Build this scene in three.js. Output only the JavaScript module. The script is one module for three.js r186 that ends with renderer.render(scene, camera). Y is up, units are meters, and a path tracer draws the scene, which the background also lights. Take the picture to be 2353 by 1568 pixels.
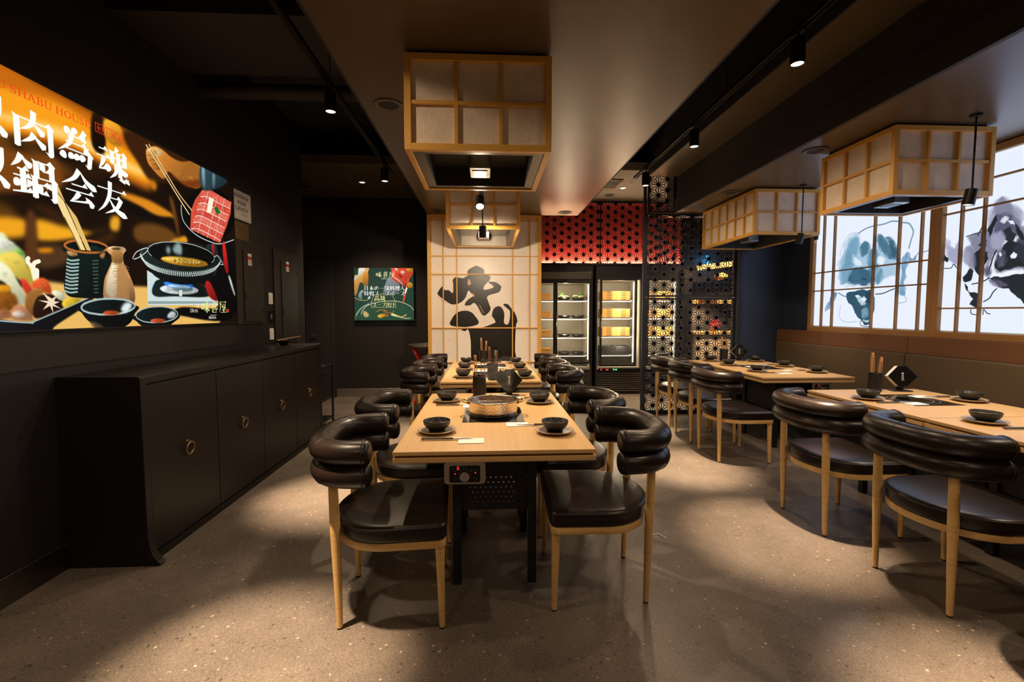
import * as THREE from 'three';
import { RoundedBoxGeometry } from 'three/addons/geometries/RoundedBoxGeometry.js';
import { mergeGeometries } from 'three/addons/utils/BufferGeometryUtils.js';
import { RectAreaLightUniformsLib } from 'three/addons/lights/RectAreaLightUniformsLib.js';

// ---------------------------------------------------------------- camera, exposure, large lights
const scene = new THREE.Scene();
scene.background = new THREE.Color(0x000000);
const renderer = new THREE.WebGLRenderer({ antialias: true });
renderer.toneMapping = THREE.LinearToneMapping;
renderer.toneMappingExposure = 1.0;
renderer.shadowMap.enabled = true;
const FOCAL = 1060, VANISH = [-57, 66];                    // focal length and vanishing point of the room's depth, for the 2353 x 1568 frame
const camera = new THREE.PerspectiveCamera((2 * Math.atan(784 / FOCAL) * 180) / Math.PI, 2353 / 1568, 0.05, 60);
camera.position.set(0, 1.38, 0);
{
  const yaw = Math.atan(-VANISH[0] / FOCAL), pitch = Math.atan(VANISH[1] / Math.hypot(FOCAL, VANISH[0]));
  camera.lookAt(Math.sin(yaw) * Math.cos(pitch), 1.38 - Math.sin(pitch), -Math.cos(yaw) * Math.cos(pitch));
}
RectAreaLightUniformsLib.init();
const WARM = new THREE.Color(1.0, 0.73, 0.47), WARMER = new THREE.Color(1.0, 0.64, 0.34), COOL = new THREE.Color(0.32, 0.52, 1.0);
function areaLight(color, intensity, w, h, pos, to) {
  const l = new THREE.RectAreaLight(color, intensity, w, h);
  l.position.set(...pos); l.lookAt(...to); scene.add(l); return l;
}
areaLight(COOL, 0.7, 1.42, 1.40, [3.93, 1.94, -4.715], [0, 1.94, -4.715]);     // light panels behind the right-hand shoji
areaLight(COOL, 0.7, 1.42, 1.40, [3.93, 1.94, -3.125], [0, 1.94, -3.125]);
areaLight(new THREE.Color(1, 0.66, 0.3), 0.06, 2.9, 1.18, [-2.22, 1.91, -2.8], [0, 1.91, -2.8]);   // back-lit food picture
areaLight(new THREE.Color(0.5, 0.7, 0.55), 0.12, 0.9, 0.8, [-1.655, 1.67, -7.53], [-1.655, 1.67, 0]);
// candela of the spot lamps
const CD = { track: 140, pendant: 7.6, back: 12, fridge: 0.62, kitchen: 5.0 };
function spot(color, cd, angleDeg, penumbra, pos, to, size = 1.5) {
  const l = new THREE.SpotLight(color, cd, 0, THREE.MathUtils.degToRad(angleDeg), penumbra, 2);
  l.position.set(...pos); l.target.position.set(...to); l.shadow.radius = size; l.castShadow = true;
  scene.add(l, l.target);
  return l;
}
// a lamp's bright core and the wide, weak spill round it
function beam(color, cd, core, spill, pos, to, size) { spot(color, cd, core, 1, pos, to, size); spot(color, cd * spill, 84, 0.5, pos, to, size); }
function point(color, cd, pos, size = 1) {
  const l = new THREE.PointLight(color, cd, 0, 2); l.position.set(...pos); l.shadow.radius = size; l.castShadow = true; scene.add(l); return l;
}

// ---------------------------------------------------------------- small helpers
let seed = 20240611;
function rnd() { seed = (seed + 0x6d2b79f5) | 0; let t = Math.imul(seed ^ (seed >>> 15), 1 | seed); t = (t + Math.imul(t ^ (t >>> 7), 61 | t)) ^ t; return ((t ^ (t >>> 14)) >>> 0) / 4294967296; }
const rr = (a, b) => a + (b - a) * rnd();
const taken = {};
function numbered(n) { const k = taken[n] = (taken[n] ?? -1) + 1; return k ? n + '_' + String(k).padStart(3, '0') : n; }
function mesh(name, geo, mat, parent = scene, label) {
  const m = new THREE.Mesh(Array.isArray(geo) ? merge(geo) : geo, mat);
  m.name = parent === scene ? numbered(name) : name;
  if (label) m.userData.label = label;
  parent.add(m); return m;
}
function tag(o, label, category, group) { o.userData.label = label; o.userData.category = category; if (group) o.userData.group = group; return o; }
function thing(name, label, category, pos = [0, 0, 0], turn = 0, group) {
  const o = new THREE.Group(); o.name = numbered(name); o.position.set(...pos); o.rotation.y = turn; scene.add(o);
  return tag(o, label, category, group);
}
function dup(src, label, pos, turn = 0, group) {
  const c = src.clone(); c.name = numbered(src.name.replace(/_\d{3}$/, '')); c.position.set(...pos); c.rotation.set(0, turn, 0); scene.add(c);
  c.userData = { ...src.userData, label }; if (group) c.userData.group = group; return c;
}
function struct(name, geo, mat, label) { const m = mesh(name, geo, mat); m.userData.kind = 'structure'; if (label) m.userData.label = label; return m; }
function merge(list) {
  const flat = list.map((g) => { g = g.index ? g.toNonIndexed() : g; for (const k of Object.keys(g.attributes)) if (!['position', 'normal', 'uv'].includes(k)) g.deleteAttribute(k); return g; });
  return flat.length === 1 ? flat[0] : mergeGeometries(flat);
}
// uv in metres from position and normal; grain names the axis that u runs along
function metreUV(geo, grain, off = [0, 0]) {
  const p = geo.attributes.position, n = geo.attributes.normal, uv = new Float32Array(p.count * 2);
  for (let i = 0; i < p.count; i++) {
    const c = [p.getX(i), p.getY(i), p.getZ(i)], a = [Math.abs(n.getX(i)), Math.abs(n.getY(i)), Math.abs(n.getZ(i))];
    const k = a[1] >= a[0] && a[1] >= a[2] ? 1 : a[0] >= a[2] ? 0 : 2;
    let [s, t] = k === 0 ? [2, 1] : k === 1 ? [0, 2] : [0, 1];
    if (grain !== undefined && t === grain) [s, t] = [t, s];
    uv[i * 2] = c[s] + off[0]; uv[i * 2 + 1] = c[t] + off[1];
  }
  geo.setAttribute('uv', new THREE.BufferAttribute(uv, 2)); return geo;
}
const longest = (w, h, d) => (w >= h && w >= d ? 0 : h >= d ? 1 : 2);
// box with its centre at x, y, z; r rounds the edges
function box(w, h, d, x = 0, y = 0, z = 0, r = 0, grain = longest(w, h, d)) {
  const g = r ? new RoundedBoxGeometry(w, h, d, r > 0.008 ? 3 : 1, r) : new THREE.BoxGeometry(w, h, d);
  metreUV(g, grain, [x * 0.37 + z * 0.61 + y * 0.2, x * 0.53 + z * 0.71 + y * 0.9]);
  return g.translate(x, y, z);
}
// box between two corners
const span = (x0, x1, y0, y1, z0, z1, r = 0, grain) => box(Math.abs(x1 - x0), Math.abs(y1 - y0), Math.abs(z1 - z0), (x0 + x1) / 2, (y0 + y1) / 2, (z0 + z1) / 2, r, grain ?? longest(Math.abs(x1 - x0), Math.abs(y1 - y0), Math.abs(z1 - z0)));
function cyl(r0, r1, h, x = 0, y = 0, z = 0, seg = 20) { return new THREE.CylinderGeometry(r0, r1, h, seg).translate(x, y, z); }
function lathe(pts, seg = 40) { return new THREE.LatheGeometry(pts.map(([a, b]) => new THREE.Vector2(Math.max(a, 0), b)), seg); }
function tube(pts, r, seg = 24, radial = 8, closed = false, tension = 0.5) { return new THREE.TubeGeometry(new THREE.CatmullRomCurve3(pts.map((p) => new THREE.Vector3(...p)), closed, 'catmullrom', tension), seg, r, radial, closed); }
function bar(a, b, r0, r1 = r0, seg = 10) {
  const A = new THREE.Vector3(...a), B = new THREE.Vector3(...b), d = B.clone().sub(A), g = new THREE.CylinderGeometry(r1, r0, d.length(), seg);
  g.applyQuaternion(new THREE.Quaternion().setFromUnitVectors(new THREE.Vector3(0, 1, 0), d.normalize()));
  return g.translate((A.x + B.x) / 2, (A.y + B.y) / 2, (A.z + B.z) / 2);
}
function plate(pts, depth, bevel = 0, holes = []) {           // flat shape in x, y given a thickness along z (from 0 to depth)
  const s = new THREE.Shape(pts.map(([a, b]) => new THREE.Vector2(a, b)));
  for (const h of holes) s.holes.push(h);
  return new THREE.ExtrudeGeometry(s, bevel ? { depth: depth - 2 * bevel, bevelEnabled: true, bevelThickness: bevel, bevelSize: bevel, bevelOffset: -bevel, bevelSegments: 2, curveSegments: 16 } : { depth, bevelEnabled: false, curveSegments: 16 }).translate(0, 0, bevel);
}
function roundRect(w, h, r) {
  const s = [], q = [[1, 1, 0], [-1, 1, 90], [-1, -1, 180], [1, -1, 270]];
  for (const [a, b, st] of q) for (let k = 0; k <= 6; k++) { const t = ((st + k * 15) * Math.PI) / 180; s.push([a * (w / 2 - r) + r * Math.cos(t), b * (h / 2 - r) + r * Math.sin(t)]); }
  return s;
}

// ---------------------------------------------------------------- computed textures
function hash2(x, y, s) { let h = Math.imul(x, 374761393) + Math.imul(y, 668265263) + Math.imul(s, 1442695041); h = Math.imul(h ^ (h >>> 13), 1274126177); return ((h ^ (h >>> 16)) >>> 0) / 4294967296; }
function pnoise(x, y, per, s = 0) {                          // value noise that repeats every per cells
  const ix = Math.floor(x), iy = Math.floor(y), fx = x - ix, fy = y - iy, u = fx * fx * (3 - 2 * fx), v = fy * fy * (3 - 2 * fy), m = (a) => ((a % per) + per) % per;
  const a = hash2(m(ix), m(iy), s), b = hash2(m(ix + 1), m(iy), s), c = hash2(m(ix), m(iy + 1), s), d = hash2(m(ix + 1), m(iy + 1), s);
  return a + (b - a) * u + (c - a) * v + (a - b - c + d) * u * v;
}
function dataTex(w, h, fn, srgb, sizeM) {
  const d = new Uint8Array(w * h * 4);
  for (let y = 0, i = 0; y < h; y++) for (let x = 0; x < w; x++, i += 4) { const c = fn(x / w, y / h); if (typeof c === 'number') d[i] = d[i + 1] = d[i + 2] = c; else { d[i] = c[0]; d[i + 1] = c[1]; d[i + 2] = c[2]; } d[i + 3] = 255; }
  return finishTex(new THREE.DataTexture(d, w, h), srgb, sizeM);
}
function finishTex(t, srgb, sizeM) {
  t.wrapS = t.wrapT = THREE.RepeatWrapping; t.magFilter = THREE.LinearFilter; t.minFilter = THREE.LinearMipmapLinearFilter; t.generateMipmaps = true;
  if (srgb) t.colorSpace = THREE.SRGBColorSpace;
  if (sizeM) t.repeat.set(1 / sizeM, 1 / sizeM);
  t.needsUpdate = true; return t;
}
function canvas(w, h) { const c = document.createElement('canvas'); c.width = w; c.height = h; return [c, c.getContext('2d')]; }
function printTex(c) { const t = new THREE.CanvasTexture(c); t.colorSpace = THREE.SRGBColorSpace; t.magFilter = THREE.LinearFilter; t.anisotropy = 8; return t; }
function woodTex(base, dark, light, lines, sizeM, wave = 5, w = 1024, h = 1024) {   // grain runs along u
  const [c, g] = canvas(w, h); g.fillStyle = base; g.fillRect(0, 0, w, h);
  for (let i = 0; i < 40; i++) { g.globalAlpha = 0.07; g.fillStyle = rnd() < 0.5 ? dark : light; g.fillRect(0, rr(0, h), w, rr(6, 50)); }
  for (let i = 0; i < lines; i++) {
    const y = rr(-10, h + 10), a = rr(1, wave), ph = rr(0, 6.28), k = rnd() < 0.75;
    g.globalAlpha = rr(0.04, 0.22); g.strokeStyle = k ? dark : light; g.lineWidth = rr(0.5, 1.8); g.beginPath();
    const x0 = rnd() < 0.5 ? -5 : rr(0, w), x1 = x0 + rr(w * 0.1, w * 1.1);
    for (let x = x0; x <= x1; x += 16) g.lineTo(x, y + a * Math.sin((x / w) * 6.283 + ph) + 0.4 * a * Math.sin((x / w) * 18.85 + ph * 2));
    g.stroke();
  }
  g.globalAlpha = 1; return finishTex(new THREE.CanvasTexture(c), true, sizeM);
}
const std = (o) => new THREE.MeshStandardMaterial(o);
const phys = (o) => new THREE.MeshPhysicalMaterial(o);
const lin = (r, g, b) => new THREE.Color().setRGB(r, g, b);

const oakTex = woodTex('#c9a36d', '#9c7142', '#dbb983', 900, 1.0, 7);
const ashTex = woodTex('#cba468', '#966b36', '#dfbc84', 800, 0.35, 10);
const pineTex = woodTex('#e3ad50', '#bb7d2e', '#f2c878', 500, 0.5, 6);
const ledgeTex = woodTex('#8a6243', '#644228', '#9c7453', 900, 0.7, 4);
const washiTex = dataTex(512, 512, (u, v) => { const f = 236 + 20 * (pnoise(u * 200, v * 24, 8000, 3) - 0.5) + 16 * (pnoise(u * 26, v * 210, 8000, 4) - 0.5) + 14 * (pnoise(u * 6, v * 6, 6, 5) - 0.5); return [f, f * 0.965, f * 0.925]; }, true, 0.4);
const leatherBump = dataTex(512, 512, (u, v) => 255 * (0.5 * pnoise(u * 90, v * 90, 90, 1) + 0.3 * pnoise(u * 180, v * 180, 180, 2) + 0.2 * pnoise(u * 12, v * 12, 12, 6)), false, 0.2);
const wallBump = dataTex(512, 512, (u, v) => 255 * (0.6 * pnoise(u * 64, v * 64, 64, 7) + 0.4 * pnoise(u * 160, v * 160, 160, 8)), false, 0.5);
const fineBump = dataTex(256, 256, (u, v) => 255 * pnoise(u * 128, v * 128, 128, 9), false, 0.12);
const hammerBump = (() => {                                     // dimples of beaten metal
  const pts = []; for (let j = 0; j < 24; j++) for (let i = 0; i < 24; i++) pts.push([(i + rr(0.15, 0.85)) / 24, (j + rr(0.15, 0.85)) / 24]);
  return dataTex(384, 384, (u, v) => {
    let best = 9; const ci = Math.floor(u * 24), cj = Math.floor(v * 24);
    for (let b = -1; b <= 1; b++) for (let a = -1; a <= 1; a++) { const i = (ci + a + 24) % 24, j = (cj + b + 24) % 24, p = pts[j * 24 + i]; let dx = Math.abs(u - p[0]), dy = Math.abs(v - p[1]); dx = Math.min(dx, 1 - dx); dy = Math.min(dy, 1 - dy); best = Math.min(best, dx * dx + dy * dy); }
    return Math.min(255, Math.sqrt(best) * 24 * 255);
  }, false, 0.17);
})();
const brushedBump = dataTex(256, 256, (u, v) => 255 * pnoise(u * 4, v * 256, 1024, 10), false, 0.2);
// polished concrete: broad tone, fine aggregate, pale and dark flecks, hairline cracks
const [floorTex, floorRough] = (() => {
  const N = 2048, [c, g] = canvas(N, N), im = g.createImageData(N, N), rough = new Uint8Array(N * N * 4 / 16);
  for (let y = 0, i = 0; y < N; y++) for (let x = 0; x < N; x++, i += 4) {
    const u = x / N, v = y / N;
    const broad = 0.5 * pnoise(u * 4, v * 4, 4, 11) + 0.3 * pnoise(u * 11, v * 11, 11, 12) + 0.2 * pnoise(u * 33, v * 33, 33, 13);
    const fine = pnoise(u * 620, v * 620, 620, 14) * 0.6 + hash2(x, y, 15) * 0.4;
    const b = 86 + 34 * (broad - 0.5) + 40 * (fine - 0.5);
    im.data[i] = b * 1.08; im.data[i + 1] = b * 0.98; im.data[i + 2] = b * 0.895; im.data[i + 3] = 255;
    if (!(x & 3) && !(y & 3)) { const k = ((y >> 2) * (N >> 2) + (x >> 2)) * 4; rough[k] = rough[k + 1] = rough[k + 2] = 96 + 70 * (broad - 0.5) + 30 * fine; rough[k + 3] = 255; }
  }
  g.putImageData(im, 0, 0);
  for (let i = 0; i < 12000; i++) {
    const pale = rnd() < 0.62, r = pale ? rr(0.5, 1.9) : rr(0.6, 2.2); g.globalAlpha = rr(0.08, pale ? 0.38 : 0.4); g.fillStyle = pale ? '#cbbfae' : '#37312b';
    g.beginPath(); g.ellipse(rr(0, N), rr(0, N), r * rr(0.8, 2.2), r, rr(0, 3.1), 0, 6.3); g.fill();
  }
  for (let i = 0; i < 1500; i++) { const r = rr(1.4, 5.2); g.globalAlpha = rr(0.25, 0.75); g.fillStyle = rnd() < 0.7 ? '#2f2a26' : '#b7a892'; g.beginPath(); g.ellipse(rr(0, N), rr(0, N), r * rr(1, 1.8), r, rr(0, 3), 0, 6.3); g.fill(); }
  g.strokeStyle = '#3a332c'; g.lineWidth = 1.3;
  for (let i = 0; i < 4; i++) { let x = rr(0, N), y = rr(0, N), a = rr(0, 6.3); g.globalAlpha = 0.5; g.beginPath(); g.moveTo(x, y); for (let k = 0; k < 60; k++) { a += rr(-0.5, 0.5); x += 9 * Math.cos(a); y += 9 * Math.sin(a); g.lineTo(x, y); } g.stroke(); }
  g.globalAlpha = 1;
  const r = new THREE.DataTexture(rough, N >> 2, N >> 2);
  return [finishTex(new THREE.CanvasTexture(c), true, 2.3), finishTex(r, false, 2.3)];
})();
// dark boarded wall covering: long boards with faint joints
const boardTex = (() => {
  const [c, g] = canvas(1024, 1024); g.fillStyle = '#1c1512'; g.fillRect(0, 0, 1024, 1024);
  for (let i = 0; i < 1800; i++) { g.globalAlpha = rr(0.03, 0.16); g.fillStyle = rnd() < 0.5 ? '#0e0a08' : '#2e241e'; g.fillRect(rr(-100, 1024), rr(0, 1024), rr(30, 300), rr(0.6, 2)); }
  g.globalAlpha = 0.7; g.fillStyle = '#0b0807'; for (let k = 0; k < 8; k++) { g.fillRect(0, k * 128, 1024, 2.2); for (let q = 0; q < 2; q++) g.fillRect(((k * 389 + q * 512) % 1024), k * 128, 2, 128); }
  g.globalAlpha = 1; return finishTex(new THREE.CanvasTexture(c), true, 1.2);
})();

const M = {
  oak: std({ map: oakTex, roughness: 0.42 }),
  oakDark: std({ map: oakTex, color: 0xc9b49a, roughness: 0.5 }),
  ash: std({ map: ashTex, roughness: 0.42 }),
  pine: std({ map: pineTex, roughness: 0.45 }),
  ledge: std({ map: ledgeTex, color: 0xc2b4a4, roughness: 0.55 }),
  windowPine: std({ map: oakTex, color: 0xc8b6a2, roughness: 0.5 }),
  washi: std({ map: washiTex, color: 0xfff6ea, roughness: 0.8 }),
  leather: phys({ color: lin(0.012, 0.0072, 0.0054), roughness: 0.34, specularIntensity: 0.52, bumpMap: leatherBump, bumpScale: 0.00018, clearcoat: 0.06, clearcoatRoughness: 0.25 }),
  seam: std({ color: lin(0.012, 0.008, 0.006), roughness: 0.5 }),
  rubber: std({ color: lin(0.008, 0.008, 0.008), roughness: 0.7 }),
  benchCloth: std({ color: lin(0.085, 0.057, 0.03), roughness: 0.62, bumpMap: leatherBump, bumpScale: 0.0005 }),
  wall: std({ color: lin(0.013, 0.0098, 0.008), roughness: 0.62, bumpMap: wallBump, bumpScale: 0.0012 }),
  slate: std({ color: lin(0.022, 0.033, 0.060), roughness: 0.5, bumpMap: wallBump, bumpScale: 0.0015 }),
  board: std({ map: boardTex, color: 0xb0aaa6, roughness: 0.6, bumpMap: wallBump, bumpScale: 0.0008 }),
  plaster: std({ color: lin(0.42, 0.36, 0.29), roughness: 0.8 }),
  greyCeiling: std({ color: lin(0.20, 0.175, 0.15), roughness: 0.8 }),
  black: std({ color: lin(0.006, 0.0055, 0.005), roughness: 0.75 }),
  soffit: phys({ color: lin(0.088, 0.064, 0.036), specularColor: lin(1, 0.54, 0.24), roughness: 0.3, bumpMap: fineBump, bumpScale: 0.0002 }),
  fascia: std({ color: lin(0.016, 0.013, 0.011), roughness: 0.6 }),
  floor: std({ map: floorTex, vertexColors: true, roughnessMap: floorRough, roughness: 1.0 }),
  lacquer: phys({ color: lin(0.0062, 0.0044, 0.0034), roughness: 0.5, specularIntensity: 0.6, clearcoat: 0.1, clearcoatRoughness: 0.25, bumpMap: wallBump, bumpScale: 0.0004 }),
  blackMetal: std({ color: lin(0.012, 0.011, 0.0105), roughness: 0.42, metalness: 0.3 }),
  latticeMetal: std({ color: lin(0.011, 0.013, 0.019), roughness: 0.6 }),
  latticeBlack: std({ color: lin(0.010, 0.008, 0.008), roughness: 0.6 }),
  steel: std({ color: lin(0.56, 0.53, 0.49), roughness: 0.3, metalness: 1, bumpMap: brushedBump, bumpScale: 0.0002 }),
  canopy: std({ color: lin(0.035, 0.032, 0.029), roughness: 0.5, metalness: 0.4 }),
  hoodSteel: std({ color: lin(0.15, 0.132, 0.11), roughness: 0.34, metalness: 1, bumpMap: brushedBump, bumpScale: 0.0002 }),
  chrome: std({ color: lin(0.75, 0.73, 0.70), roughness: 0.14, metalness: 1 }),
  brass: std({ color: lin(0.55, 0.36, 0.14), roughness: 0.32, metalness: 1 }),
  bronze: std({ color: lin(0.28, 0.19, 0.10), roughness: 0.42, metalness: 1 }),
  stoneware: phys({ color: lin(0.012, 0.0105, 0.009), roughness: 0.36, clearcoat: 0.4, clearcoatRoughness: 0.2, bumpMap: fineBump, bumpScale: 0.0004 }),
  saucer: phys({ color: lin(0.44, 0.32, 0.18), roughness: 0.42, clearcoat: 0.35, clearcoatRoughness: 0.25, bumpMap: fineBump, bumpScale: 0.0003 }),
  saucerWell: phys({ color: lin(0.03, 0.026, 0.022), roughness: 0.35, clearcoat: 0.5, clearcoatRoughness: 0.2 }),
  glassTop: phys({ color: lin(0.006, 0.006, 0.006), roughness: 0.08, clearcoat: 1, clearcoatRoughness: 0.03 }),
  ringPrint: std({ color: lin(0.10, 0.10, 0.11), roughness: 0.35 }),
  napkin: std({ color: 0xf0ece6, roughness: 0.85 }),
  bamboo: std({ map: oakTex, color: 0xffe6b4, roughness: 0.55 }),
  darkTray: std({ color: lin(0.02, 0.022, 0.026), roughness: 0.4 }),
  slot: std({ color: lin(0.05, 0.03, 0.015), roughness: 0.8 }),
  pane: phys({ color: 0xffffff, transmission: 1, thickness: 0, roughness: 0.02, ior: 1.45 }),
  white: std({ color: 0xd9d6d0, roughness: 0.6 }),
  fridgeIn: std({ color: lin(0.36, 0.33, 0.27), roughness: 0.45 }),
  red: std({ color: lin(0.62, 0.045, 0.045), roughness: 0.6 }),
  green: std({ color: lin(0.12, 0.30, 0.05), roughness: 0.6 }),
  cabbage: std({ color: lin(0.55, 0.60, 0.30), roughness: 0.6 }),
  meat: std({ color: lin(0.45, 0.14, 0.10), roughness: 0.5 }),
  tong: std({ color: lin(0.46, 0.22, 0.09), roughness: 0.5 }),
};
const glow = (color, k) => std({ color: 0x111111, emissive: color, emissiveIntensity: k, roughness: 0.5 });
M.lens = glow(new THREE.Color(1, 0.83, 0.62), 6);
M.led = glow(new THREE.Color(1, 0.9, 0.68), 4);
M.redLed = glow(new THREE.Color(1, 0.03, 0.03), 1.2);
M.greenLed = glow(new THREE.Color(0.1, 1, 0.25), 1.5);
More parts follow.
